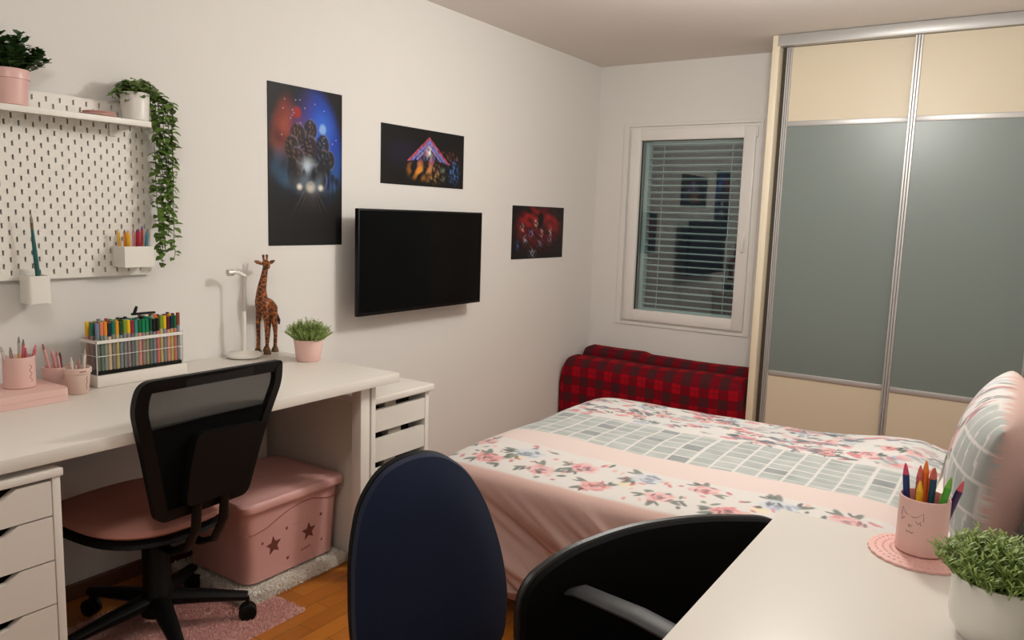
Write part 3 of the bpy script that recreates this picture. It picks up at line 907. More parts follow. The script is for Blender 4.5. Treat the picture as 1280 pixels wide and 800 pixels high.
for row, rown in enumerate(('front', 'middle', 'back')):
    for k in range(NM):
        y = cy0+0.0085 + (cy1-cy0-0.017)*k/(NM-1)
        x = cx1-0.0085-0.0128 - 0.0295*row + 0.0115
        ci = FRONT[k] if row == 0 else mr.randrange(len(CAPN))
        cn, cc = CAPN[ci]
        bc_ = BODY[mr.randrange(len(BODY))]
        h = 0.150+mr.uniform(-0.004, 0.004)
        if k == NM-1: h += 0.006
        t = bpy.data.objects.new('marker', None); t.empty_display_size = 0.01; COL.objects.link(t)
        t.location = (x, y, RZ+0.0125)
        tag(t, '%s-capped marker, %s from the left in the %s row of the clear case' % (cn, ORD[k], rown), 'marker', 'markers in the clear case')
        b = BM(); lathe(b, [(0, 0), (0.0052, 0), (0.0056, 0.002), (0.0056, h-0.042), (0, h-0.042)], (x, y, RZ+0.0125), 8); obj('barrel', b, mat('marker_body_%d' % BODY.index(bc_), bc_, 0.4), t)
        b = BM(); lathe(b, [(0, h-0.0418), (0.0060, h-0.0418), (0.0060, h-0.001), (0.005, h), (0, h)], (x, y, RZ+0.0125), 8); obj('cap', b, mat('marker_cap_%d' % ci, cc, 0.4), t)
b = BM(); q0 = Vector((0.125, 1.405, RZ+0.162))
box(b, -0.006, 0.006, -0.040, 0.040, 0.0025, 0.010, 0.002, M=Matrix.Translation((0.125, 1.424, RZ+0.1660)))
tube(b, [(0.125, 1.392, RZ+0.172), (0.125, 1.398, RZ+0.186), (0.125, 1.402, RZ+0.197)], [0.005, 0.0055, 0.004], 8)
o = obj('black_clip', b, black_plast, base=(0.125, 1.42, RZ+0.166)); tag(o, 'black clip lying across the tops of the markers', 'clip')

# pink flat case with pink mug
fc = thing('flat_case', 'flat pink case at the left end of the desk', 'case', (0.19, 0.96, DZ))
b = BM()
poly = round_poly([(0.085, 0.78), (0.278, 0.78), (0.278, 1.108), (0.085, 1.108)], 0.022, 6)
prism(b, poly, lambda p: (p[0], p[1], DZ), lambda p: (p[0], p[1], DZ+0.017))
obj('base', b, pink_matte, fc)
b = BM(); prism(b, [(p[0], p[1]) for p in poly], lambda p: (p[0]*0.995+0.0009, p[1], DZ+0.0174), lambda p: (p[0]*0.985+0.0027, p[1]*0.995+0.0047, DZ+0.036)); obj('lid', b, pink_matte, fc)

def mug(name, label, c, r0, r1, h, m, cat='cup', lip=0.0):
    t = thing(name, label, cat, c)
    b = BM(); prof = [(0, 0), (r0-0.002, 0), (r0, 0.002), (r1, h-0.001), (r1-0.001, h), (r1-0.0025, h), (r1-0.003, h-0.001), (r0-0.003, 0.005), (0, 0.005)]
    if lip: prof = [(0, 0), (r0-0.002, 0), (r0, 0.002), (r1-0.001, h*0.8), (r1+lip, h*0.81), (r1+lip+0.0005, h-0.001), (r1+lip-0.001, h), (r1-0.0025, h), (r1-0.003, h-0.001), (r0-0.003, 0.005), (0, 0.005)]
    lathe(b, prof, c, 40)
    obj('body', b, m, t)
    return t
ink = mat('black_ink', (84, 62, 60), 0.7)
c1 = (0.165, 1.024, DZ+0.0365)
m1 = mug('pencil_cup', 'pink pencil cup standing on the flat pink case', c1, 0.0405, 0.0405, 0.088, pink_matte)
def on_cup(c, r, ang, z):
    return Vector((c[0]+r*math.cos(ang), c[1]+r*math.sin(ang), c[2]+z))
def scribble(c, r, pts, parent, rad=0.0007, name='drawing'):
    bb = BM()
    for line in pts:
        P_ = [on_cup(c, r+0.0003, a, z) for a, z in line]
        tube(bb, P_, rad, 5)
    return obj(name, bb, ink, parent)
# worn handwriting-like scribble running up the mug
scribble(c1, 0.0405, [[(0.35+0.10*math.sin(k*1.1), 0.018+0.0032*k) for k in range(16)]], m1, 0.0006, 'scribble')
cz = c1[2]+0.006
for (dx, dy, lx, ly, h, c, tc_, lab) in (
        (0.0, -0.022, 0.01, -0.048, 0.128, (196, 190, 184), (170, 164, 158), 'pale grey pen leaning left in the pink cup on the case'),
        (-0.012, -0.010, -0.010, -0.016, 0.120, (168, 160, 150), (150, 144, 138), 'short grey pen in the pink cup on the case'),
        (0.008, -0.002, 0.008, 0.000, 0.150, (176, 168, 160), (130, 124, 120), 'tallest grey pen in the pink cup on the case'),
        (0.016, -0.004, 0.020, -0.006, 0.104, (222, 150, 60), (222, 150, 60), 'orange pencil in the pink cup on the case'),
        (0.0, 0.010, -0.002, 0.016, 0.140, (206, 104, 116), (120, 110, 108), 'rose pencil with dark tip in the pink cup on the case'),
        (0.012, 0.012, 0.014, 0.014, 0.118, (196, 84, 104), (196, 84, 104), 'short crimson pen in the pink cup on the case'),
        (-0.010, 0.018, -0.010, 0.020, 0.106, (150, 140, 60), (70, 74, 60), 'olive pencil in the pink cup on the case'),
        (0.004, 0.024, 0.004, 0.046, 0.122, (202, 96, 110), (214, 120, 130), 'rose pen leaning right in the pink cup on the case')):
    pencil((c1[0]+dx, c1[1]+dy*0.85, cz), (c1[0]+lx, c1[1]+ly, cz+h-0.012), 0.0042, c, tc_, lab, 'pencil' if 'pencil' in lab else 'pen', 'pens in the pink cup on the case', nib=0.12, blunt=0.4)

c2 = (0.208, 1.163, DZ)
m2 = mug('pencil_cup', 'tapered beige pencil cup in front of the white riser', c2, 0.029, 0.036, 0.078, beige_pink, lip=0.0025)
scribble(c2, 0.034, [[(0.25+0.05*math.sin(k*1.3)+0.012*k, 0.014+0.0040*k) for k in range(11)]], m2, 0.0006, 'scribble')
b = BM(); P_ = [on_cup(c2, 0.0385, a, 0.070) for a in np.linspace(-0.3, 0.15, 6)]; tube(b, P_, 0.0018, 6); obj('slot', b, mat('slot_brown', (150, 112, 96), 0.7), m2)
c3 = (0.110, 1.152, DZ)
m3 = mug('pencil_cup', 'low pink pencil cup against the wall behind the beige cup', c3, 0.036, 0.040, 0.070, pink_matte)
for (cc0, dx, dy, lx, ly, h, c, tc_, lab) in (
        (c2, 0.006, -0.014, 0.012, -0.022, 0.106, (214, 200, 190), (200, 190, 180), 'cream pen leaning left in the beige cup'),
        (c2, -0.010, -0.002, -0.012, -0.004, 0.100, (168, 150, 140), (140, 124, 116), 'brown-grey pen in the middle of the beige cup'),
        (c2, 0.004, 0.012, 0.006, 0.022, 0.122, (214, 206, 200), (170, 160, 150), 'white pen leaning right in the beige cup'),
        (c2, -0.010, 0.012, -0.012, 0.012, 0.094, (196, 150, 146), (190, 140, 136), 'short rose pen at the back of the beige cup'),
        (c3, 0.012, -0.012, 0.012, -0.042, 0.138, (212, 160, 158), (150, 90, 90), 'tall pink pen leaning left in the low pink cup'),
        (c3, 0.016, 0.000, 0.020, -0.022, 0.122, (206, 140, 142), (206, 150, 150), 'pink pen second from the left in the low pink cup'),
        (c3, 0.010, 0.010, 0.014, -0.004, 0.112, (216, 170, 166), (190, 130, 130), 'pale pink pen third from the left in the low pink cup'),
        (c3, 0.000, 0.016, -0.002, 0.012, 0.104, (120, 80, 76), (60, 46, 44), 'dark pen at the right of the low pink cup')):
    pencil((cc0[0]+dx, cc0[1]+dy, DZ+0.0065), (cc0[0]+lx, cc0[1]+ly, DZ+0.006+h), 0.0045, c, tc_, lab, 'pen', 'pens in the cups beside the riser', name='pen', nib=0.12, hexa=False, blunt=0.4)

# white desk lamp
lp = thing('desk_lamp', 'slim white desk lamp on a round base beside the giraffe', 'lamp', (0.072, 1.850, DZ))
lc = (0.078, 1.850, DZ)
b = BM(); lathe(b, [(0, 0), (0.058, 0), (0.066, 0.004), (0.066, 0.010), (0.060, 0.016), (0.030, 0.020), (0.014, 0.026), (0.0, 0.026)], lc, 40); obj('base', b, white_plast, lp)
b = BM(); tube(b, [(lc[0], lc[1], DZ+0.02), (lc[0], lc[1], DZ+0.175)], 0.0082, 14); obj('lower_stem', b, white_plast, lp)
b = BM(); tube(b, [(lc[0], lc[1], DZ+0.17), (lc[0], lc[1]+0.002, DZ+0.312)], 0.0042, 12); obj('upper_stem', b, mat('pale_grey_metal', (196, 190, 184), 0.35, metal=0.4), lp)
b = BM(); tube(b, [(lc[0]+0.002, lc[1]+0.006, DZ+0.308), (lc[0]-0.002, lc[1]-0.020, DZ+0.322), (lc[0]-0.006, lc[1]-0.048, DZ+0.326)], [0.006, 0.007, 0.007], 12); obj('head', b, white_plast, lp)
b = BM(); tube(b, [(lc[0]-0.006, lc[1]-0.040, DZ+0.323), (lc[0]-0.008, lc[1]-0.062, DZ+0.322)], [0.0125, 0.0125], 16); obj('end_cap', b, mat('pale_grey_metal', (196, 190, 184)), lp)

# wooden giraffe
def giraffe_material():
    m = bpy.data.materials.new('giraffe_wood')
    m.use_nodes = True
    nt = m.node_tree; b_ = nt.nodes['Principled BSDF']
    tc = nt.nodes.new('ShaderNodeTexCoord')
    v = nt.nodes.new('ShaderNodeTexVoronoi'); v.feature = 'DISTANCE_TO_EDGE'; v.inputs['Scale'].default_value = 62
    nt.links.new(tc.outputs['Object'], v.inputs['Vector'])
    cr = nt.nodes.new('ShaderNodeValToRGB')
    cr.color_ramp.elements[0].position = 0.04; cr.color_ramp.elements[0].color = L4((170, 96, 38))
    cr.color_ramp.elements[1].position = 0.10; cr.color_ramp.elements[1].color = L4((74, 36, 18))
    nt.links.new(v.outputs['Distance'], cr.inputs[0])
    nt.links.new(cr.outputs[0], b_.inputs['Base Color'])
    b_.inputs['Roughness'].default_value = 0.5
    return m
gw = giraffe_material()
gr = thing('giraffe_figurine', 'carved wooden spotted giraffe figurine standing on the desk', 'figurine', (0.06, 1.96, DZ))
def blend_tubes(name, chains, m, parent):
    """a continuous figure: overlapping tapered tubes fused by a voxel remesh"""
    bm = BM()
    for pts, rs in chains:
        rs = [r_*(1.24 if r_ > 0.0095 else 1.06) for r_ in rs]
        # resample smoothly
        P = [Vector(p) for p in pts]
        Q, Rr = [], []
        for i in range(len(P)-1):
            p0 = P[max(i-1, 0)]; p1 = P[i]; p2 = P[i+1]; p3 = P[min(i+2, len(P)-1)]
            for k in range(5):
                t = k/5
                q = 0.5*((2*p1)+(p2-p0)*t+(2*p0-5*p1+4*p2-p3)*t*t+(3*p1-p0-3*p2+p3)*t**3)
                Q.append(q); Rr.append(rs[i]*(1-t)+rs[i+1]*t)
        Q.append(P[-1]); Rr.append(rs[-1])
        # rounded ends
        d0 = (Q[0]-Q[1]).normalized(); d1 = (Q[-1]-Q[-2]).normalized()
        Q = [Q[0]+d0*Rr[0]*0.8, Q[0]+d0*Rr[0]*0.45] + Q + [Q[-1]+d1*Rr[-1]*0.45, Q[-1]+d1*Rr[-1]*0.8]
        Rr = [Rr[0]*0.35, Rr[0]*0.8]+Rr+[Rr[-1]*0.8, Rr[-1]*0.35]
        tube(bm, Q, Rr, 12)
    o = obj(name, bm, m, parent)
    md = o.modifiers.new('fuse', 'REMESH'); md.mode = 'VOXEL'; md.voxel_size = 0.0022; md.use_smooth_shade = True
    sm = o.modifiers.new('soften', 'SMOOTH'); sm.factor = 0.5; sm.iterations = 3
    return o
gz = DZ
chest = (0.068, 1.942, gz+0.195); rump = (0.052, 2.000, gz+0.168); mid = (0.060, 1.972, gz+0.186)
fl = (0.052, 1.932); fr_ = (0.092, 1.946); bl2 = (0.040, 1.984); br2 = (0.066, 2.004)
chains = [([chest, mid, rump], [0.024, 0.0245, 0.021]),
          ([(0.068, 1.940, gz+0.205), (0.074, 1.936, gz+0.250), (0.078, 1.944, gz+0.300), (0.080, 1.952, gz+0.345)], [0.021, 0.0145, 0.0105, 0.0085]),
          ([(0.078, 1.953, gz+0.352), (0.092, 1.948, gz+0.347), (0.106, 1.942, gz+0.338)], [0.0120, 0.0105, 0.0065]),
          ([(0.060, 1.938, gz+0.185), (0.053, 1.934, gz+0.120), (0.054, 1.934, gz+0.060), (fl[0], fl[1], gz+0.012)], [0.013, 0.0082, 0.0066, 0.0066]),
          ([(0.080, 1.944, gz+0.185), (0.088, 1.946, gz+0.120), (0.090, 1.946, gz+0.060), (fr_[0], fr_[1], gz+0.012)], [0.013, 0.0084, 0.0068, 0.0068]),
          ([(0.045, 1.996, gz+0.165), (0.040, 1.996, gz+0.115), (0.044, 1.990, gz+0.075), (bl2[0], bl2[1], gz+0.012)], [0.014, 0.0095, 0.0072, 0.0066]),
          ([(0.062, 2.000, gz+0.165), (0.066, 2.002, gz+0.115), (0.064, 2.008, gz+0.075), (br2[0], br2[1], gz+0.012)], [0.014, 0.0098, 0.0072, 0.0068]),
          ]
for sgn in (-1, 1):
    chains.append(([(0.076, 1.953+sgn*0.010, gz+0.350), (0.075+0.006*sgn, 1.951+sgn*0.028, gz+0.357), (0.075+0.008*sgn, 1.951+sgn*0.040, gz+0.362)], [0.005, 0.0072, 0.0034]))
    chains.append(([(0.076, 1.954+sgn*0.0065, gz+0.358), (0.074, 1.954+sgn*0.008, gz+0.376), (0.074, 1.954+sgn*0.0088, gz+0.382)], [0.0045, 0.0042, 0.0056]))
blend_tubes('body', chains, gw, gr)
hoof = mat('hoof_wood', (98, 66, 34), 0.6)
for (hx, hy) in (fl, fr_, bl2, br2):
    b = BM(); lathe(b, [(0, 0), (0.0145, 0), (0.0140, 0.007), (0.0090, 0.020), (0, 0.022)], (hx, hy, gz), 16); obj('hoof', b, hoof, gr)
b = BM(); tube(b, [(0.052, 2.017, gz+0.168), (0.054, 2.030, gz+0.140), (0.054, 2.034, gz+0.122), (0.054, 2.034, gz+0.105)], [0.003, 0.0024, 0.006, 0.003], 8); obj('tail', b, mat('tail_dark', (44, 30, 24), 0.7), gr)

# small grass plant in pink pot on the desk corner
def grass_plant(c, r0, r1, h, pm, label, gm, spread, gh, n, lip=0.0, leafw=0.0032):
    t = thing('potted_plant', label, 'plant', c)
    b = BM(); pot(b, c, r0, r1, h, lip=lip); obj('pot', b, pm, t)
    b = BM(); lathe(b, [(0, 0), (r1-0.006, 0)], (c[0], c[1], c[2]+h*0.88), 24); obj('soil', b, soil, t)
    b = BM()
    for i in range(n):
        a = rnd.uniform(0, 2*PI); q = math.sqrt(rnd.random())
        rr = (r1-0.008)*q
        p0 = Vector((c[0]+rr*math.cos(a), c[1]+rr*math.sin(a), c[2]+h*0.86))
        out = spread*q
        hh = gh*rnd.uniform(0.65, 1.0)*(1-0.62*q*q)
        tip = p0+Vector((math.cos(a)*out+rnd.uniform(-.006, .006), math.sin(a)*out+rnd.uniform(-.006, .006), hh+h*0.12))
        midp = p0.lerp(tip, 0.5)+Vector((0, 0, hh*0.12))
        tube(b, [p0, midp, tip], [0.0011, 0.0009, 0.0006], 4)
        for k in range(10):
            s_ = 0.35+0.65*k/9
            pt = p0.lerp(midp, s_*2) if s_ < 0.5 else midp.lerp(tip, (s_-0.5)*2)
            aa = k*2.4+i*1.7
            leaf(b, pt, Vector((math.cos(aa), math.sin(aa), 0.9)), Vector((0, 0, 1)), rnd.uniform(0.010, 0.017), leafw, 0.2)
    obj('foliage', b, gm, t)
    return t
pink_pot = mat('pale_pink_pot', (230, 190, 183), 0.4)
grass_plant((0.300, 1.968, DZ), 0.045, 0.054, 0.082, pink_pot, 'small bushy green plant in a pink pot on the desk corner', leaf_grass, 0.044, 0.080, 230)

# ---------------------------------------------------------------- mesh swivel chair at the left desk
def star_base(t, m, hub_z, R, nleg, phase, castor_r=0.027, thick=1.0, oy=0.0):
    """five spoke base with castors, local coords of t"""
    for k in range(nleg):
        a = phase+2*PI*k/nleg
        ca, sa = math.cos(a), math.sin(a)
        bm = BM()
        pts = [(0.025*ca, 0.025*sa+oy, hub_z), (R*0.55*ca, R*0.55*sa+oy, hub_z-0.012), (R*ca, R*sa+oy, hub_z-0.028)]
        tube(bm, pts, [0.026*thick, 0.021*thick, 0.015*thick], 10, flat=(0.75, 1.0))
        lg = obj('base_leg', bm, m, t, world=False)
        bm = BM()
        for s_ in (-1, 1):
            M = Matrix.Translation((R*ca - sa*0.011*s_, R*sa + oy + ca*0.011*s_, castor_r+0.0005)) @ Matrix.Rotation(a, 4, 'Z') @ Matrix.Rotation(PI/2, 4, 'X')
            lathe(bm, [(0, -0.009), (castor_r*0.85, -0.009), (castor_r, -0.006), (castor_r, 0.006), (castor_r*0.85, 0.009), (0, 0.009)], n=20, M=M)
        tube(bm, [(R*ca, R*sa+oy, castor_r), (R*ca, R*sa+oy, hub_z-0.030)], 0.006, 8)
        obj('castor', bm, m, lg, world=False)

mch = thing('office_chair', 'black mesh-backed swivel chair with a pink seat, at the left desk', 'chair', (0.400, 1.243, 0), PI+0.05)
bm = BM(); lathe(bm, [(0, 0.06), (0.046, 0.06), (0.046, 0.14), (0.040, 0.15), (0.040, 0.30), (0.034, 0.31), (0.034, 0.345), (0, 0.345)], c=(0, -0.035, 0), n=24); obj('gas_column', bm, black_plast, mch, world=False)
star_base(mch, black_plast, 0.108, 0.262, 5, math.radians(-131), thick=1.25, oy=-0.035)
# seat: soft rounded cushion on a shell
def seat_pad(bm, a, bb_, z, h, n=48, exp=2.6, droop=0.02, xs=0.0):
    prof = [(0, 0.0), (0.96, 0.0), (1.0, 0.25), (0.985, 0.6), (0.93, 0.85), (0.80, 1.0), (0.4, 1.02), (0, 1.0)]
    rings = []
    for (f, zz) in prof:
        if f == 0:
            rings.append([bm.verts.new((xs, 0, z+h*zz))]); continue
        ring = []
        for k in range(n):
            th = 2*PI*k/n
            c_, s_ = math.cos(th), math.sin(th)
            r_ = (abs(c_)**exp+abs(s_)**exp)**(-1/exp)
            x, y = a*f*r_*c_, bb_*f*r_*s_
            dz = -droop*max(0, x/a)**3
            ring.append(bm.verts.new((xs+x, y, z+h*zz+dz)))
        rings.append(ring)
    for p, q in zip(rings, rings[1:]):
        if len(p) == 1:
            for k in range(n): bm.faces.new((p[0], q[k], q[(k+1) % n]))
        elif len(q) == 1:
            for k in range(n): bm.faces.new((p[k], q[0], p[(k+1) % n]))
        else:
            for k in range(n): bm.faces.new((p[k], p[(k+1) % n], q[(k+1) % n], q[k]))
pink_fab = mat('pink_seat_fabric', (196, 140, 128), 0.8, spec=0.2, bump=(300, 0.1))
bm = BM(); seat_pad(bm, 0.250, 0.212, 0.400, 0.036, droop=0.03, xs=0.02); obj('seat', bm, pink_fab, mch, label='pink seat cushion', world=False)
bm = BM(); seat_pad(bm, 0.257, 0.219, 0.374, 0.026, droop=0.03, xs=0.02); obj('seat_shell', bm, black_plast, mch, world=False)
bm = BM(); box(bm, -0.13, 0.08, -0.085, 0.065, 0.335, 0.374, 0.008); obj('tilt_mechanism', bm, black_plast, mch, world=False)
# back: tapered frame, curved in plan and reclined; y,z outline
def back_map(y, z, off=0.0, x0=-0.285, rec=0.20, curve=0.5, zb=0.48):
    return (x0 - (z-zb)*rec + curve*y*y + off, y, z)
outer = round_poly([(-0.148, 0.470), (0.148, 0.470), (0.198, 0.66), (0.236, 0.80), (0.224, 0.874), (-0.226, 0.866), (-0.238, 0.80), (-0.186, 0.66)], [0.03, 0.03, 0.08, 0.05, 0.045, 0.016, 0.05, 0.08], 6)
def scale_poly(pl, s, c=(0, 0.68)):
    return [((p[0]-c[0])*s+c[0], (p[1]-c[1])*s+c[1]) for p in pl]
def inset_poly(pl, d):
    out = []
    n = len(pl)
    for i in range(n):
        p0 = Vector(pl[i-1]); p1 = Vector(pl[(i+1) % n]); p = Vector(pl[i])
        t = (p1-p0)
        if t.length < 1e-9: t = Vector((1, 0))
        t.normalize()
        out.append((p.x - t.y*d, p.y + t.x*d))
    return out
def ring_plate(bm, outer_p, inner_p, th, fmap):
    n = len(outer_p)
    o0 = [bm.verts.new(fmap(p[0], p[1], -th)) for p in outer_p]; o1 = [bm.verts.new(fmap(p[0], p[1], th)) for p in outer_p]
    i0 = [bm.verts.new(fmap(p[0], p[1], -th)) for p in inner_p]; i1 = [bm.verts.new(fmap(p[0], p[1], th)) for p in inner_p]
    for k in range(n):
        j = (k+1) % n
        bm.faces.new((o0[k], o0[j], o1[j], o1[k])); bm.faces.new((i0[j], i0[k], i1[k], i1[j]))
        bm.faces.new((o1[k], o1[j], i1[j], i1[k])); bm.faces.new((o0[j], o0[k], i0[k], i0[j]))
inner = inset_poly(outer, 0.032)
bm = BM(); ring_plate(bm, outer, inner, 0.010, back_map); obj('back_frame', bm, black_plast, mch, world=False)
# mesh fabric: a woven sheet with see-through weave
def mesh_material():
    m = bpy.data.materials.new('black_mesh_fabric')
    m.use_nodes = True
    nt = m.node_tree
    p = nt.nodes['Principled BSDF']; p.inputs['Base Color'].default_value = L4((14, 14, 15)); p.inputs['Roughness'].default_value = 0.7
    out = nt.nodes['Material Output']
    tr = nt.nodes.new('ShaderNodeBsdfTransparent')
    mx = nt.nodes.new('ShaderNodeMixShader')
    mx.inputs[0].default_value = 0.13
    nt.links.new(p.outputs[0], mx.inputs[1]); nt.links.new(tr.outputs[0], mx.inputs[2])
    nt.links.new(mx.outputs[0], out.inputs[0])
    return m
bm = BM()
zs = np.linspace(0.49, 0.862, 24)
def half_w(z):
    ys_ = [p for p in inner]
    best = 0.0
    n = len(ys_)
    for i in range(n):
        (a, za), (c, zc_) = ys_[i], ys_[(i+1) % n]
        if (za-z)*(zc_-z) <= 0 and abs(zc_-za) > 1e-9:
            best = max(best, a+(c-a)*(z-za)/(zc_-za))
    return best if best > 0 else 0.1
rows = []
for z in zs:
    w = half_w(min(max(z, 0.510), 0.828))+0.010
    rows.append([bm.verts.new(back_map(w*(2*k/20-1), z, 0.004)) for k in range(21)])
for r0, r1 in zip(rows, rows[1:]):
    for k in range(20): bm.faces.new((r0[k], r0[k+1], r1[k+1], r1[k]))
obj('back_mesh', bm, mesh_material(), mch, world=False)
# solid lower back shell and lumbar plate (back side)
low = round_poly([(-0.138, 0.485), (0.138, 0.485), (0.182, 0.645), (0.205, 0.738), (0.0, 0.750), (-0.200, 0.738), (-0.172, 0.645)], [0.025, 0.025, 0.03, 0.02, 0.1, 0.02, 0.03], 5)
bm = BM(); prism(bm, low, lambda p: back_map(p[0], p[1], -0.006), lambda p: back_map(p[0], p[1], 0.002)); obj('lower_shell', bm, black_soft, mch, world=False)
lum = round_poly([(-0.115, 0.505), (0.085, 0.505), (0.085, 0.62), (0.075, 0.715), (-0.165, 0.695), (-0.135, 0.60)], 0.025, 5)
bm = BM(); prism(bm, lum, lambda p: back_map(p[0], p[1], -0.030), lambda p: back_map(p[0], p[1], -0.005))
obj('lumbar_support', bm, black_plast, mch, world=False)
for s_ in (-0.045, 0.045):
    bm = BM(); tube(bm, [(-0.09, s_, 0.338), (-0.20, s_, 0.336), (-0.262, s_, 0.362), (-0.300, s_, 0.430), (-0.312, s_, 0.560)], [0.014, 0.014, 0.014, 0.013, 0.011], 10, flat=(0.7, 1.2)); obj('back_bracket', bm, black_plast, mch, world=False)
bm = BM(); tube(bm, [(-0.02, -0.06, 0.335), (-0.03, -0.16, 0.330), (-0.03, -0.215, 0.318)], [0.006, 0.006, 0.008], 8); obj('tilt_lever', bm, black_plast, mch, world=False)

# ---------------------------------------------------------------- pink storage box, fur mat, pink rug
bx0, bx1, by0, by1 = 0.135, 0.490, 1.535, 1.950
sb = thing('storage_box', 'pink lidded plastic storage box with star cut-outs under the desk', 'box', (0.31, 1.742, 0.052))
def rr(x0, x1, y0, y1, r, n=6):
    return round_poly([(x0, y0), (x1, y0), (x1, y1), (x0, y1)], r, n)
def loft(bm, sections, cap=True):
    rings = [[bm.verts.new(p) for p in s_] for s_ in sections]
    n = len(rings[0])
    for a, c in zip(rings, rings[1:]):
        for k in range(n): bm.faces.new((a[k], a[(k+1) % n], c[(k+1) % n], c[k]))
    if cap:
        bm.faces.new(rings[0][::-1]); bm.faces.new(rings[-1])
bz = 0.053
def sec(d, z, r=0.045):
    return [(p[0], p[1], z) for p in rr(bx0-d, bx1+d, by0-d, by1+d, r)]
b = BM(); loft(b, [sec(-0.018, bz), sec(-0.014, bz+0.004), sec(-0.010, bz+0.09), sec(-0.004, bz+0.20), sec(0.0, bz+0.268)]); obj('body', b, pink_plast, sb)
b = BM(); loft(b, [sec(0.004, bz+0.262), sec(0.016, bz+0.262), sec(0.018, bz+0.270), sec(0.017, bz+0.282), sec(0.010, bz+0.290), sec(-0.008, bz+0.292), sec(-0.018, bz+0.297), sec(-0.03, bz+0.299)]); obj('lid', b, pink_plast, sb)
star_dark = mat('star_hole', (118, 62, 52), 0.8)
def face_x(z):
    return bx1-0.010 + 0.006*(z-bz-0.09)/0.11
def star(yc, zc, R, rot=0.1):
    b = BM()
    pts = []
    for k in range(10):
        a = PI/2+rot+PI*k/5; r_ = R if k % 2 == 0 else R*0.45
        pts.append((yc+r_*math.cos(a)*0.95, zc+r_*math.sin(a)))
    prism(b, pts, lambda p: (face_x(p[1])-0.003, p[0], p[1]), lambda p: (face_x(p[1])+0.0012, p[0], p[1]))
    obj('star_cutout', b, star_dark, sb, smooth=False, label='dark star-shaped cut-out')
star(1.652, 0.168, 0.034, 0.12); star(1.806, 0.168, 0.034, 0.05)
for (yy, zz, r_) in ((1.605, 0.190, 0.006), (1.706, 0.212, 0.007), (1.860, 0.215, 0.008), (1.868, 0.116, 0.006), (1.714, 0.100, 0.008)):
    star(yy, zz, r_, 0.6)
b = BM(); tube(b, [(face_x(.09)+0.001, 1.772, 0.106), (face_x(.09)+0.001, 1.815, 0.112)], 0.0016, 5); obj('dash_cutout', b, star_dark, sb)
b = BM()
tube(b, [(face_x(z)+0.0005, y, z) for y, z in ((1.532, 0.236), (1.57, 0.232), (1.62, 0.240), (1.67, 0.262), (1.72, 0.280), (1.77, 0.288), (1.82, 0.288), (1.86, 0.276), (1.90, 0.268), (1.938, 0.272))], 0.0016, 6)
obj('seam_line', b, mat('pink_seam', (150, 88, 80), 0.6), sb)
for k in range(3):
    b = BM(); tube(b, [(face_x(.2)+0.0006, 1.735+0.012*k+0.006*math.sin(t_), 0.217+0.003*math.cos(t_*1.3)) for t_ in np.linspace(0, 5, 10)], 0.0006, 4); obj('embossed_mark', b, mat('pink_seam', (150, 88, 80)), sb)

def fur_material(name, c, tr):
    m = bpy.data.materials.new(name); m.use_nodes = True
    nt = m.node_tree; nt.nodes.clear()
    out = nt.nodes.new('ShaderNodeOutputMaterial')
    d_ = nt.nodes.new('ShaderNodeBsdfDiffuse'); d_.inputs[0].default_value = L4(c)
    t_ = nt.nodes.new('ShaderNodeBsdfTranslucent'); t_.inputs[0].default_value = L4(c)
    mx = nt.nodes.new('ShaderNodeMixShader'); mx.inputs[0].default_value = tr
    nt.links.new(d_.outputs[0], mx.inputs[1]); nt.links.new(t_.outputs[0], mx.inputs[2]); nt.links.new(mx.outputs[0], out.inputs[0])
    return m

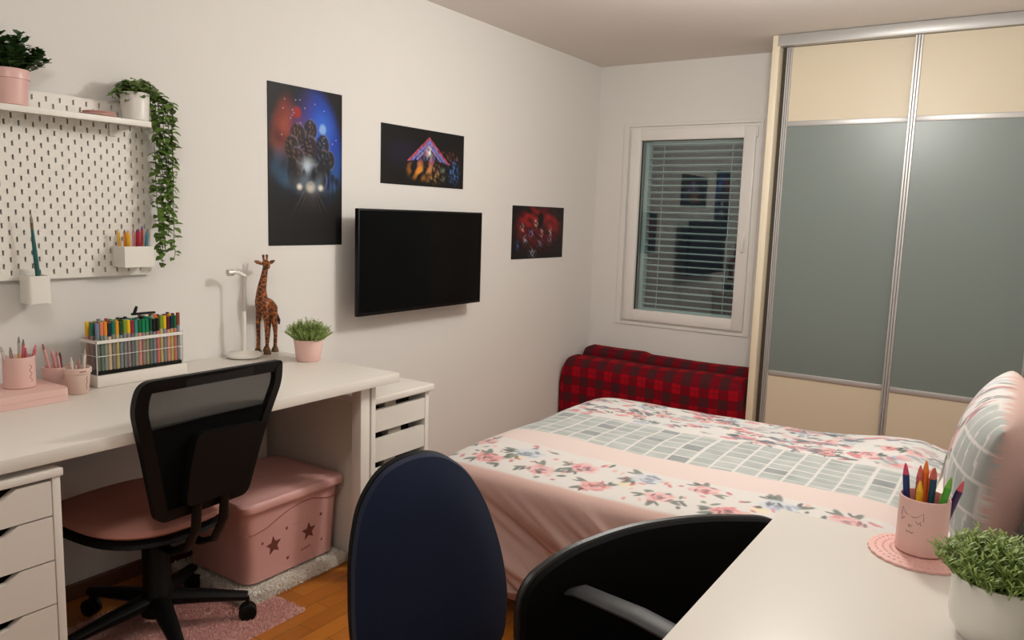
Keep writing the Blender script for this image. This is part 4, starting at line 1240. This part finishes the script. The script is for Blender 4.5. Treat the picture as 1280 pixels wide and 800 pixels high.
def fur_rug(name, label, x0, x1, y0, y1, h, m, tuft, n, ln, rot=0.0, cut=None, z_off=0.001):
    c = Vector(((x0+x1)/2, (y0+y1)/2, 0))
    t = thing(name, label, 'rug', c, rot)
    b = BM(); hx, hy = (x1-x0)/2, (y1-y0)/2
    pl = round_poly([(-hx, -hy), (hx, -hy), (hx, hy), (-hx, hy)], min(0.03, h))
    ins = inset_poly(pl, h*0.5)
    if cut:
        loft(b, [[(p[0], p[1], 0.0004) for p in pl], [(p[0], p[1], 0.0018) for p in pl]])
    else:
        loft(b, [[(p[0], p[1], z_off) for p in pl], [(p[0], p[1], h*0.6) for p in pl], [(p[0], p[1], h) for p in ins]])
    obj('backing', b, m, t, world=False)
    b = BM(); rs = random.Random(3)
    for i in range(n):
        x, y = rs.uniform(-hx, hx), rs.uniform(-hy, hy)
        edge = rs.random()
        z = h*0.97
        if cut:
            edge = 1; z = 0.0018
            if x+c.x < cut[0] and y+c.y > cut[1]: continue
        d = Vector((rs.gauss(0, .5), rs.gauss(0, .5), 1))
        if edge < 0.45:
            s_ = rs.randrange(4)
            if s_ == 0: x = hx-0.001; d = Vector((1, rs.gauss(0, .5), rs.gauss(0.2, .5)))
            elif s_ == 1: x = -hx+0.001; d = Vector((-1, rs.gauss(0, .5), rs.gauss(0.2, .5)))
            elif s_ == 2: y = hy-0.001; d = Vector((rs.gauss(0, .5), 1, rs.gauss(0.2, .5)))
            else: y = -hy+0.001; d = Vector((rs.gauss(0, .5), -1, rs.gauss(0.2, .5)))
            z = rs.uniform(h*0.15, h*0.95)
        d.normalize()
        p = Vector((x, y, z)); L_ = ln*rs.uniform(0.6, 1.2)
        s1 = d.cross(Vector((rs.random(), rs.random(), rs.random()))).normalized()*tuft
        s2 = d.cross(s1)
        e = p+d*L_
        if e.z < 0.002: e.z = 0.002
        v = [b.verts.new(p+s1), b.verts.new(p-s1*0.5+s2*0.87), b.verts.new(p-s1*0.5-s2*0.87), b.verts.new(e)]
        b.faces.new((v[0], v[1], v[3])); b.faces.new((v[1], v[2], v[3])); b.faces.new((v[2], v[0], v[3]))
    obj('pile', b, m, t, world=False, kind='stuff', smooth=False)
    return t
fur_rug('fur_mat', 'fluffy white fur mat under the pink storage box', 0.098, 0.508, 1.520, 1.953, 0.042, fur_material('white_fur', (250, 245, 236), 0.35), 0.0042, 6500, 0.010, z_off=0.0022)
fur_rug('bath_rug', 'shaggy pink rug on the wooden floor under the chair', 0.180, 0.665, 1.00, 1.632, 0.014, fur_material('pink_pile', (238, 194, 186), 0.35), 0.0042, 15000, 0.009, cut=(0.520, 1.505))

# ---------------------------------------------------------------- bed
SX0, SX1, BY0, BY1, BZ = 0.865, 2.36, 1.955, 3.300, 0.500
bd = thing('bed', 'double bed base with pink valance in the middle of the room', 'bed', (1.75, 2.62, 0))
val = mat('pink_valance', (206, 158, 148), 0.85, spec=0.15, bump=(40, 0.2))
b = BM(); box(b, 0.935, 2.600, 2.005, 3.225, 0.055, 0.275, 0.012, 3); obj('base', b, val, bd)
b = BM(); box(b, 0.925, 2.605, 1.995, 3.235, 0.277, 0.470, 0.05, 4); obj('mattress', b, mat('mattress_white', (226, 218, 210), 0.9), bd)
for xx in (1.0, 2.53):
    for yy in (2.07, 3.16):
        b = BM(); lathe(b, [(0, 0), (0.02, 0), (0.025, 0.055), (0, 0.055)], (xx, yy, 0), 16); obj('leg', b, dark_metal, bd)

PINKB, PINKD, WHITE_F, TILE, LINE = (232, 213, 207), (220, 184, 175), (228, 223, 219), (188, 196, 190), (226, 223, 219)
def paint_bands(U, V, v0, v1, v2, v3, seed, scale=1.0):
    """bedding print: pink border, flowers, pink, tiles, flowers; bands across V"""
    rs = np.random.RandomState(seed)
    C = np.zeros(U.shape+(3,)); C[:] = lin(PINKD)
    wob = 0.004*nz(U*6, V*6, seed+1, 1, 4)
    C = lerp(C, WHITE_F, sstep(v0-0.012, v0+0.012, V+wob))
    C = lerp(C, PINKB, sstep(v1-0.004, v1+0.004, V+wob))
    # tiles
    til = np.zeros(U.shape+(3,)); til[:] = lin(LINE)
    cw = 0.078*scale
    ci = np.floor(U/cw).astype(int)
    fu = U/cw-ci
    offs = rs.uniform(0, 1, 400)[np.abs(ci) % 400]; hts = rs.uniform(0.050, 0.072, 400)[np.abs(ci) % 400]*scale
    vv = (V-v2)/hts+offs
    ri = np.floor(vv).astype(int); fv = vv-ri
    tone = rs.uniform(0, 1, 4096)[(np.abs(ci)*37+np.abs(ri)*11+5) % 4096]
    cell = (fu > 0.055)*(fu < 0.945)*(fv > 0.06)*(fv < 0.94)
    col = np.array(lin((190, 195, 192)))*(1-tone[..., None]) + np.array(lin((174, 180, 178)))*tone[..., None]
    dk_ = tone > 0.93
    col = np.where(dk_[..., None], np.array(lin((154, 159, 160))), col)
    col = col*(1+0.07*nz(U*60, V*60, seed+5, 1, 8)[..., None])
    til = np.where(cell[..., None], col, til)
    wt = sstep(v2-0.003, v2+0.003, V+wob)*1.0
    C = C*(1-wt[..., None]) + til*wt[..., None]
    wf = sstep(v3-0.010, v3+0.010, V+2.5*wob)
    C = lerp(C, WHITE_F, wf)
    def blot(cu, cv, ru, rv, ang, col, a=1.0, petals=0, ph=0.0, soft=0.2):
        R = max(ru, rv)*1.5
        m_ = (np.abs(U-cu) < R)*(np.abs(V-cv) < R)
        ii = np.where(m_.any(1))[0]; jj = np.where(m_.any(0))[0]
        if len(ii) == 0 or len(jj) == 0: return
        s_ = (slice(ii[0], ii[-1]+1), slice(jj[0], jj[-1]+1))
        du, dv = U[s_]-cu, V[s_]-cv
        x = (du*math.cos(ang)+dv*math.sin(ang))/ru; y = (-du*math.sin(ang)+dv*math.cos(ang))/rv
        d = np.sqrt(x*x+y*y)
        if petals:
            d = d/(0.78+0.22*np.abs(np.cos(petals*0.5*np.arctan2(y, x)+ph)))
        w = (1-sstep(1-soft, 1+soft, d))*a
        C[s_] = C[s_]*(1-w[..., None]) + np.array(lin(col))*w[..., None]
    def flower(cu, cv, R, tone_):
        base, mid_, dark = tone_
        for k in range(3):
            a = rs.uniform(0, 2*PI)
            blot(cu+R*1.15*math.cos(a), cv+R*1.0*math.sin(a), R*0.62, R*0.20, a, (112, 122, 116), 0.85)
            blot(cu+R*1.30*math.cos(a+.3), cv+R*1.1*math.sin(a+.3), R*0.30, R*0.10, a+0.8, (70, 74, 72), 0.8)
        blot(cu, cv, R, R*0.85, 0, base, 0.95, 5, rs.uniform(0, 6))
        for k in range(11):
            a = rs.uniform(0, 2*PI); q = rs.uniform(0.2, 0.85)
            blot(cu+R*q*math.cos(a), cv+R*q*0.85*math.sin(a), R*0.30, R*0.10, a+PI/2+rs.uniform(-.4, .4), mid_ if k % 3 else dark, 0.8)
        blot(cu, cv, R*0.22, R*0.18, 0, dark, 0.6)
    pinks = ((236, 196, 194), (222, 158, 162), (128, 108, 114)); blues = ((212, 216, 222), (172, 180, 196), (120, 126, 138)); reds = ((232, 180, 176), (218, 140, 144), (110, 94, 98))
    u0, u1 = float(U.min()), float(U.max())
    # large flowers in the first band
    k = 0
    u = u0+0.05
    while u < u1:
        w = v1-v0
        flower(u, v0+w*(0.27 if k % 2 else 0.72)+rs.uniform(-.02, .02), rs.uniform(0.046, 0.064)*scale, (pinks, reds, blues, pinks)[k % 4])
        for j in range(9):
            blot(u+rs.uniform(-0.07, 0.09), v0+w*rs.uniform(0.08, 0.95), rs.uniform(.008, .02)*scale, rs.uniform(.005, .010)*scale, rs.uniform(0, 3), ((226, 150, 150), (120, 136, 126), (232, 190, 180), (206, 120, 126), (90, 100, 94))[rs.randint(5)], 0.85)
        if k % 4 == 1: blot(u+0.075, v0+w*0.5, 0.03, 0.022, 0.2, (238, 222, 190), 0.8)
        u += rs.uniform(0.085, 0.12)*scale; k += 1
    # smaller sprays in the last band
    v4 = float(V.max())
    area_ = (u1-u0)*(v4-v3)
    for k in range(int(area_*380/scale**2)):
        cu, cv = rs.uniform(u0, u1), rs.uniform(v3+0.015, v4)
        ty_ = rs.randint(5)
        a = rs.uniform(-0.5, 0.5)
        if ty_ == 0:
            flower(cu, cv, rs.uniform(0.020, 0.030)*scale*1.45, (pinks, blues, reds, blues)[rs.randint(4)])
        elif ty_ == 1:
            for j in range(5): blot(cu+rs.uniform(-.045, .045), cv+rs.uniform(-.02, .02), .018*scale*1.45, .007*scale*1.45, a+rs.uniform(-.8, .8), ((112, 116, 124), (140, 146, 156), (206, 140, 146))[rs.randint(3)], 0.85)
        elif ty_ == 2:
            for j in range(4): blot(cu+rs.uniform(-.02, .02), cv+rs.uniform(-.014, .014), .013*scale*1.45, .008*scale*1.45, a, ((216, 140, 146), (230, 176, 176))[rs.randint(2)], 0.85)
        elif ty_ == 3:
            blot(cu, cv, .05*scale*1.45, .028*scale*1.45, a, (218, 220, 218), 0.5)
        else:
            for j in range(3): blot(cu+0.014*j, cv+rs.uniform(-.008, .008), .010*scale*1.45, .0035*scale*1.45, a+rs.uniform(-.9, .9), (84, 84, 88), 0.8)
    return C*0.80

bedding = attr_mat('printed_bedding', 0.85, spec=0.15, sheen=0.1, bump=(30, 0.12))
DYL, DXL = 0.385, 0.34
st = 0.0042
W_ = BY1-BY0
ta = np.arange(-DXL, SX1-SX0+st, st); tb = np.arange(-DYL, W_+0.22, st)
A, Bb = np.meshgrid(ta, tb, indexing='ij')
wr = 0.075
X = SX0 + sp(A, wr)-wr*0.25; dl = sp(-A, wr)-0.0
Yv = BY0 + sp(Bb, wr) - sp(Bb-W_, wr); dn = sp(-Bb, wr); df = sp(Bb-W_, wr)
Zv = BZ - dn - df - dl
topw = sstep(0.0, 0.10, -(dn+df+dl)+0.10)
Zv = Zv + topw*(0.008*nz(X*7, Yv*7, 21, 1, 6) + 0.003*nz(X*22, Yv*16, 22, 1, 6))
Zv = Zv + 0.045*sstep(1.85, 2.25, X)*sstep(2.78, 3.12, Yv)*topw
Zv = Zv - 0.03*sstep(2.24, 2.37, X)*topw
# drape folds on the near side, running down to the right
fold = sstep(0.02, 0.30, dn)
ph = X*19 - dn*38 + 1.3*nz(X*4, dn*6, 31, 1, 5)
Yv = Yv - fold*(0.034 + 0.026*(1-2*np.abs(np.sin(ph*0.5))) + 0.026*np.sin(ph*0.37+1.0+X*3) + 0.007*np.sin(ph*2.3+2*nz(X*9, dn*14, 33, 1, 5)) + 0.004*np.sin(ph*4.1+X*11)) + 0.03*sstep(0.05, 0.3, dn)
Zv = Zv + 0.010*fold*np.sin(X*9+0.6)
X = X - sstep(0.02, 0.3, dl)*(0.012+0.012*np.sin(Yv*26+0.8*np.sin(Yv*9)))
Zv = np.maximum(Zv, 0.122)
Cd = paint_bands(SX0+A, BY0+Bb, 1.998, 2.303, 2.456, 2.822, 40)
dv = grid_obj('duvet', np.stack([X, Yv, Zv], -1)-np.array((1.6, 2.6, BZ)), Cd, bedding, flip=False)
dv.location = (1.6, 2.6, BZ)
md = dv.modifiers.new('thickness', 'SOLIDIFY'); md.thickness = 0.010; md.offset = -1
tag(dv, 'pink and white duvet with flower bands and a grey tile band, spread over the bed', 'duvet')

def pillow(name, label, c, hw, hh, th, tilt, band, seed, rotz=0.0, sag=0.0):
    """plump pillow standing on its long edge: width along y, height along its tilted up axis, front face towards -x"""
    n = 150
    s = np.linspace(-1, 1, n); Uu, Vv = np.meshgrid(s, s, indexing='ij')
    bx_ = (1-np.abs(Uu)**2.6)*(1-np.abs(Vv)**2.6)
    t_ = th*np.clip(bx_, 0, 1)**0.5
    ear = 1+0.0*(np.abs(Uu)*np.abs(Vv))**4
    yy = Uu*hw*ear*(1-0.04*(1-Vv**2)); hhh = Vv*hh*ear*(1-0.10*Uu**4)
    wob = 0.010*nz(Uu*4, Vv*4, seed, 1, 6)*np.clip(bx_, 0, 1)**0.5
    objs = []
    front = np.stack([-(t_+wob), yy, hhh], -1); back = np.stack([t_+0*wob, yy, hhh], -1)
    def tr(P):
        x, y, z = P[..., 0], P[..., 1], P[..., 2]
        ca, sa = math.cos(tilt), math.sin(tilt)
        x2 = x*ca + z*sa; z2 = -x*sa + z*ca
        cz_, sz_ = math.cos(rotz), math.sin(rotz)
        return np.stack([c[0]+x2*cz_-y*sz_, c[1]+x2*sz_+y*cz_, c[2]+z2-sag*(y/hw)**2], -1)
    col = paint_bands(hhh*1.0+3.0, yy+0.0, band[0], band[1], band[2], band[3], seed, 1.0)
    P = np.concatenate([tr(front), tr(back)[:, ::-1]], axis=1)
    plain = np.zeros_like(col); plain[:] = np.array(lin(PINKD))*0.80
    Cc = np.concatenate([col, plain], axis=1)
    o = grid_obj(name, P-np.array(c), Cc, bedding, close_v=True)
    bm = bmesh.new(); bm.from_mesh(o.data); bmesh.ops.remove_doubles(bm, verts=bm.verts[:], dist=0.0004); bmesh.ops.recalc_face_normals(bm, faces=bm.faces[:]); bm.to_mesh(o.data); bm.free()
    o.location = c
    return tag(o, label, 'pillow')
pillow('pillow', 'plump printed pillow standing at the head of the bed by the right wall', (2.494, 2.46, 0.685), 0.46, 0.200, 0.100, 0.10, (-9, -9, -0.60, -0.22), 51)

# ---------------------------------------------------------------- red plaid bolsters under the window
def bolster(label, x0, x1, y0, y1, z1, r, seed, step_x=None):
    n = 72; m_ = 64
    c = Vector(((x0+x1)/2, (y0+y1)/2, 0))
    u = np.linspace(0, 1, n)
    poly = round_poly([(y0, 0.001), (y1, 0.001), (y1, z1), (y0, z1)], [0.02, 0.02, r, r], 10)
    # resample the section evenly
    P = np.array(poly+[poly[0]]); d = np.concatenate([[0], np.cumsum(np.linalg.norm(np.diff(P, axis=0), axis=1))])
    tt = np.linspace(0, d[-1], m_+1)[:-1]
    sy = np.interp(tt, d, P[:, 0]); sz = np.interp(tt, d, P[:, 1])
    G = np.zeros((n, m_, 3))
    cyy, czz = (y0+y1)/2, z1*0.5
    for i in range(n):
        e = min(u[i], 1-u[i])*(x1-x0)
        k = 1-max(0, 1-e/0.05)**2.2*0.30
        x = x0+(x1-x0)*u[i]
        zz = sz*k
        if step_x is not None:
            zz = zz*(1-0.035*float(sstep(step_x-0.03, step_x+0.04, np.array(x))))
        G[i, :, 0] = x; G[i, :, 1] = cyy+(sy-cyy)*(0.55+0.45*k); G[i, :, 2] = np.maximum(zz, 0.001)
    W = nz(G[..., 0]*7, G[..., 2]*9+G[..., 1]*9, seed, 1, 6)
    G[..., 1] += 0.006*W*np.sign(G[..., 1]-cyy); G[..., 2] += 0.006*W*(G[..., 2] > 0.05)
    G[..., 2] = np.maximum(G[..., 2], 0.001)
    o = grid_obj('bolster', G-np.array(c), None, plaid, close_v=True)
    # close the two ends
    bm = bmesh.new(); bm.from_mesh(o.data); bmesh.ops.holes_fill(bm, edges=[e for e in bm.edges if e.is_boundary], sides=0); bmesh.ops.recalc_face_normals(bm, faces=bm.faces[:]); bm.to_mesh(o.data); bm.free()
    o.location = c
    return tag(o, label, 'cushion', 'red plaid bolsters')
bolster('fat red plaid bolster in front, along the window wall behind the bed', 0.012, 1.244, 4.355, 4.600, 0.402, 0.10, 61)
bolster('thinner red plaid bolster standing behind the fat one against the window wall', 0.020, 1.246, 4.612, 4.772, 0.440, 0.045, 62, 0.47)

# ---------------------------------------------------------------- second desk on the right
d2 = thing('desk', 'white desk in the right foreground, seen from above', 'desk', (2.39, 0.95, 0))
D2X, D2Y = 2.158, 1.545
b = BM(); box(b, D2X, XR-0.006, 0.28, D2Y, DT-0.030, DT, 0.0025); obj('tabletop', b, white_lam, d2)
for yy in (0.34, 1.49):
    for xx in (D2X+0.06, XR-0.06):
        b = BM(); tube(b, [(xx, yy, 0.0), (xx, yy, DT-0.03)], 0.019, 16); obj('leg', b, white_plast, d2)

# doily mat: scalloped disc with ring reliefs
dc = Vector((2.412, 1.476, DZ))
dm = thing('doily_mat', 'round pink scalloped mat under the pen cup', 'mat', dc)
b = BM(); R_, n = 0.080, 144
def scal(r): return [(dc.x+(r+0.0026*abs(math.sin(14*2*PI*k/n)))*math.cos(2*PI*k/n), dc.y+(r+0.0026*abs(math.sin(14*2*PI*k/n)))*math.sin(2*PI*k/n)) for k in range(n)]
loft(b, [[(p[0], p[1], DZ) for p in scal(R_)], [(p[0], p[1], DZ+0.0035) for p in scal(R_)], [(p[0], p[1], DZ+0.0045) for p in scal(R_-0.002)]])
doily_m = mat('pink_silicone', (228, 176, 168), 0.55)
obj('disc', b, doily_m, dm)
b = BM()
for rr_ in (0.046, 0.058, 0.070):
    for k in range(40):
        a = 2*PI*k/40
        lathe(b, [(0.0026, 0), (0.0020, 0.0012), (0, 0.0016)], (dc.x+rr_*math.cos(a), dc.y+rr_*math.sin(a), DZ+0.0042), 6)
obj('relief_dots', b, doily_m, dm)

cupc = (2.412, 1.482, DZ+0.0062)
pc3 = mug('pen_cup', 'pink pen cup with a drawn cat face on the right desk', cupc, 0.0400, 0.0405, 0.098, pink_ceram)
# cat face: ears, closed eyes, nose and mouth; the view direction is about -98 degrees
a0 = math.radians(-112)
def cp(du, z): return (a0+du/0.0405, z)
scribble(cupc, 0.0402, [
    [cp(-0.020, 0.066), cp(-0.018, 0.080), cp(-0.010, 0.071), cp(0.004, 0.068), cp(0.010, 0.070), cp(0.019, 0.078), cp(0.020, 0.064)],
    [cp(-0.019, 0.064), cp(-0.015, 0.060), cp(-0.012, 0.064)], [cp(-0.018, 0.0605), cp(-0.019, 0.057)], [cp(0.008, 0.062), cp(0.012, 0.058), cp(0.016, 0.063)], [cp(0.015, 0.0595), cp(0.017, 0.056)],
    [cp(-0.004, 0.053), cp(-0.001, 0.049), cp(0.003, 0.053), cp(-0.004, 0.053)],
    [cp(-0.007, 0.042), cp(-0.004, 0.0395), cp(-0.001, 0.042), cp(0.003, 0.0395), cp(0.006, 0.042)]], pc3, 0.00038, 'cat_drawing')
pz = cupc[2]+0.0065
for (dx, dy, lx, ly, h, c, tc_, lab) in (
        (-0.022, 0.002, -0.036, 0.004, 0.142, (28, 48, 110), (206, 70, 110), 'navy pen with a pink tip, leftmost in the pink pen cup'),
        (-0.012, 0.014, -0.014, 0.024, 0.137, (206, 96, 96), (216, 110, 100), 'salmon pen behind the yellow one in the pink pen cup'),
        (-0.004, 0.020, -0.006, 0.030, 0.146, (232, 116, 44), (236, 128, 52), 'tall orange pen at the back of the pink pen cup'),
        (0.006, 0.018, 0.006, 0.026, 0.136, (226, 104, 40), (232, 118, 50), 'shorter orange pen right of the tall one in the pink pen cup'),
        (-0.007, -0.012, -0.009, -0.014, 0.120, (236, 180, 36), (240, 190, 48), 'short yellow pen at the front of the pink pen cup'),
        (0.008, -0.002, 0.010, 0.000, 0.144, (20, 66, 92), (186, 96, 80), 'teal pen with a red tip in the pink pen cup'),
        (0.014, -0.010, 0.036, -0.006, 0.134, (76, 160, 44), (110, 176, 60), 'green pen leaning right in the pink pen cup'),
        (0.022, 0.004, 0.054, 0.006, 0.128, (58, 32, 84), (206, 90, 100), 'purple pen with a red tip, rightmost in the pink pen cup')):
    pencil((cupc[0]+dx*0.9, cupc[1]+dy*0.9, pz), (cupc[0]+lx, cupc[1]+ly, pz+h), 0.0056, c, tc_, lab, 'pen', 'felt pens in the pink pen cup', name='felt_pen', nib=0.14, hexa=False, blunt=0.2)

grass_plant((2.532, 1.228, DZ), 0.055, 0.0585, 0.088, mat('glazed_white_pot', (224, 221, 214), 0.3), 'bushy green plant in a white pot on the right desk', leaf_grass, 0.036, 0.062, 330, leafw=0.0030)

# ---------------------------------------------------------------- blue upholstered chair
def office_base(t, seat_m, seat_z, a, bb_, R, phase, hub=0.095):
    bm = BM(); lathe(bm, [(0, 0.06), (0.032, 0.06), (0.032, 0.13), (0.026, 0.14), (0.026, 0.22), (0.017, 0.222), (0.017, seat_z-0.07), (0, seat_z-0.07)], n=20); obj('gas_column', bm, black_plast, t, world=False)
    star_base(t, black_plast, hub, R, 5, phase)
    bm = BM(); box(bm, -0.10, 0.08, -0.07, 0.07, seat_z-0.085, seat_z-0.06, 0.006); obj('tilt_mechanism', bm, black_plast, t, world=False)
    bm = BM(); seat_pad(bm, a, bb_, seat_z-0.06, 0.060, droop=0.02); obj('seat', bm, seat_m, t, world=False)

navy = mat('navy_fabric', (20, 30, 56), 0.8, spec=0.2, bump=(420, 0.15), sheen=0.15)
bcx = thing('office_chair', 'navy upholstered swivel chair with rounded backrest in the foreground', 'chair', (1.715, 1.148, 0), math.radians(-25))
office_base(bcx, navy, 0.372, 0.195, 0.195, 0.235, 0.4)
def shaped_back(bm, outline, thick, bulge, fmap, n_in=7, front=True):
    """closed cushion from a 2d outline (y,z): domed front, flat back"""
    c = np.mean(np.array(outline), axis=0)
    rings = []
    for k in range(n_in):
        t = k/(n_in-1)            # 0 rim .. 1 centre
        f = 1-t
        rings.append(([((p[0]-c[0])*f+c[0], (p[1]-c[1])*f+c[1]) for p in outline], bulge*(1-f**3)))
    V = []
    for pl, h in rings[:-1]:
        V.append([bm.verts.new(fmap(p[0], p[1], thick*0.5+h)) for p in pl])
    cf = bm.verts.new(fmap(c[0], c[1], thick*0.5+bulge))
    Bk = [bm.verts.new(fmap(p[0], p[1], -thick*0.5)) for p in inset_poly(outline, 0.006)]
    n = len(outline)
    mid_ = [bm.verts.new(fmap(p[0], p[1], 0.0)) for p in inset_poly(outline, -0.004)]
    for k in range(n):
        j = (k+1) % n
        for a, d in zip(V, V[1:]): bm.faces.new((a[k], a[j], d[j], d[k]))
        bm.faces.new((V[-1][k], V[-1][j], cf))
        bm.faces.new((mid_[k], mid_[j], V[0][j], V[0][k])); bm.faces.new((Bk[k], Bk[j], mid_[j], mid_[k]))
    bm.faces.new(Bk)
bo = round_poly([(-0.165, 0.315), (0.165, 0.315), (0.184, 0.44), (0.168, 0.56), (0.132, 0.67), (0.088, 0.742), (0.030, 0.780), (-0.035, 0.784), (-0.105, 0.762), (-0.155, 0.700), (-0.178, 0.60), (-0.182, 0.44)], 0.06, 6)
fm = lambda y, z, off: (-0.225 - (z-0.345)*0.10 + 0.45*y*y + off, y, z)
bm = BM(); shaped_back(bm, bo, 0.030, 0.030, fm); obj('backrest', bm, navy, bcx, world=False)
bm = BM(); fm2 = lambda y, z, off: (-0.247 - (z-0.345)*0.10 + 0.45*y*y + off, y, z)
shaped_back(bm, scale_poly(bo, 1.0, (0, 0.57)), 0.020, 0.0, fm2); obj('back_shell', bm, black_plast, bcx, world=False, label='black plastic shell')
bm = BM(); tube(bm, [(-0.05, 0, 0.295), (-0.20, 0, 0.292), (-0.262, 0, 0.325), (-0.285, 0, 0.45)], [0.02, 0.02, 0.02, 0.015], 10, flat=(0.5, 1.4)); obj('back_bracket', bm, black_plast, bcx, world=False)

# ---------------------------------------------------------------- black armchair tucked under the right desk
kch = thing('office_chair', 'black armchair with a wide arched back tucked under the right desk', 'chair', (2.217, 1.271, 0), math.radians(-20))
office_base(kch, black_soft, 0.47, 0.225, 0.235, 0.235, 1.0)
ko = round_poly([(-0.335, 0.455), (0.420, 0.455), (0.430, 0.600), (0.340, 0.662), (0.12, 0.706), (-0.08, 0.727), (-0.240, 0.722), (-0.342, 0.690)], [0.05, 0.05, 0.07, 0.09, 0.09, 0.09, 0.09, 0.07], 6)
fk = lambda y, z, off: (-0.262 + 0.16*y*y + off, y, z)
bm = BM(); shaped_back(bm, ko, 0.030, 0.010, fk); obj('backrest', bm, black_soft, kch, world=False)
bm = BM(); n = len(ko); tube(bm, [fk(p[0], p[1], -0.004) for p in ko[int(n*0.28):]+ko[:2]], 0.009, 8); obj('back_rim', bm, black_gloss, kch, label='glossy black rim', world=False)
arm_m = mat('grey_black_armrest', (46, 46, 49), 0.5, spec=0.4)
for s_ in (-1, 1):
    bm = BM()
    yy = -0.238 if s_ < 0 else 0.31
    kk = 0.22 if s_ < 0 else 0.0
    xo = 0.0 if s_ < 0 else 0.10
    tube(bm, [(x_+xo, yy+kk*(x_+0.225), z_) for x_, z_ in ((-0.238, 0.658), (-0.215, 0.668), (-0.10, 0.668), (0.02, 0.656), (0.07, 0.644))], [0.014, 0.020, 0.022, 0.022, 0.016], 14, flat=(0.34, 1.15))
    ar = obj('armrest', bm, arm_m, kch, world=False)
    bm = BM(); tube(bm, [(0.01+xo, yy+kk*0.235, 0.640), (0.0+xo, yy+kk*0.2, 0.56), (-0.02, yy+kk*0.1+(0.0 if s_ < 0 else -0.05), 0.44), (-0.02, yy*0.5, 0.400)], 0.014, 10); obj('arm_support', bm, black_plast, ar, world=False)

print('objects', len(bpy.data.objects))
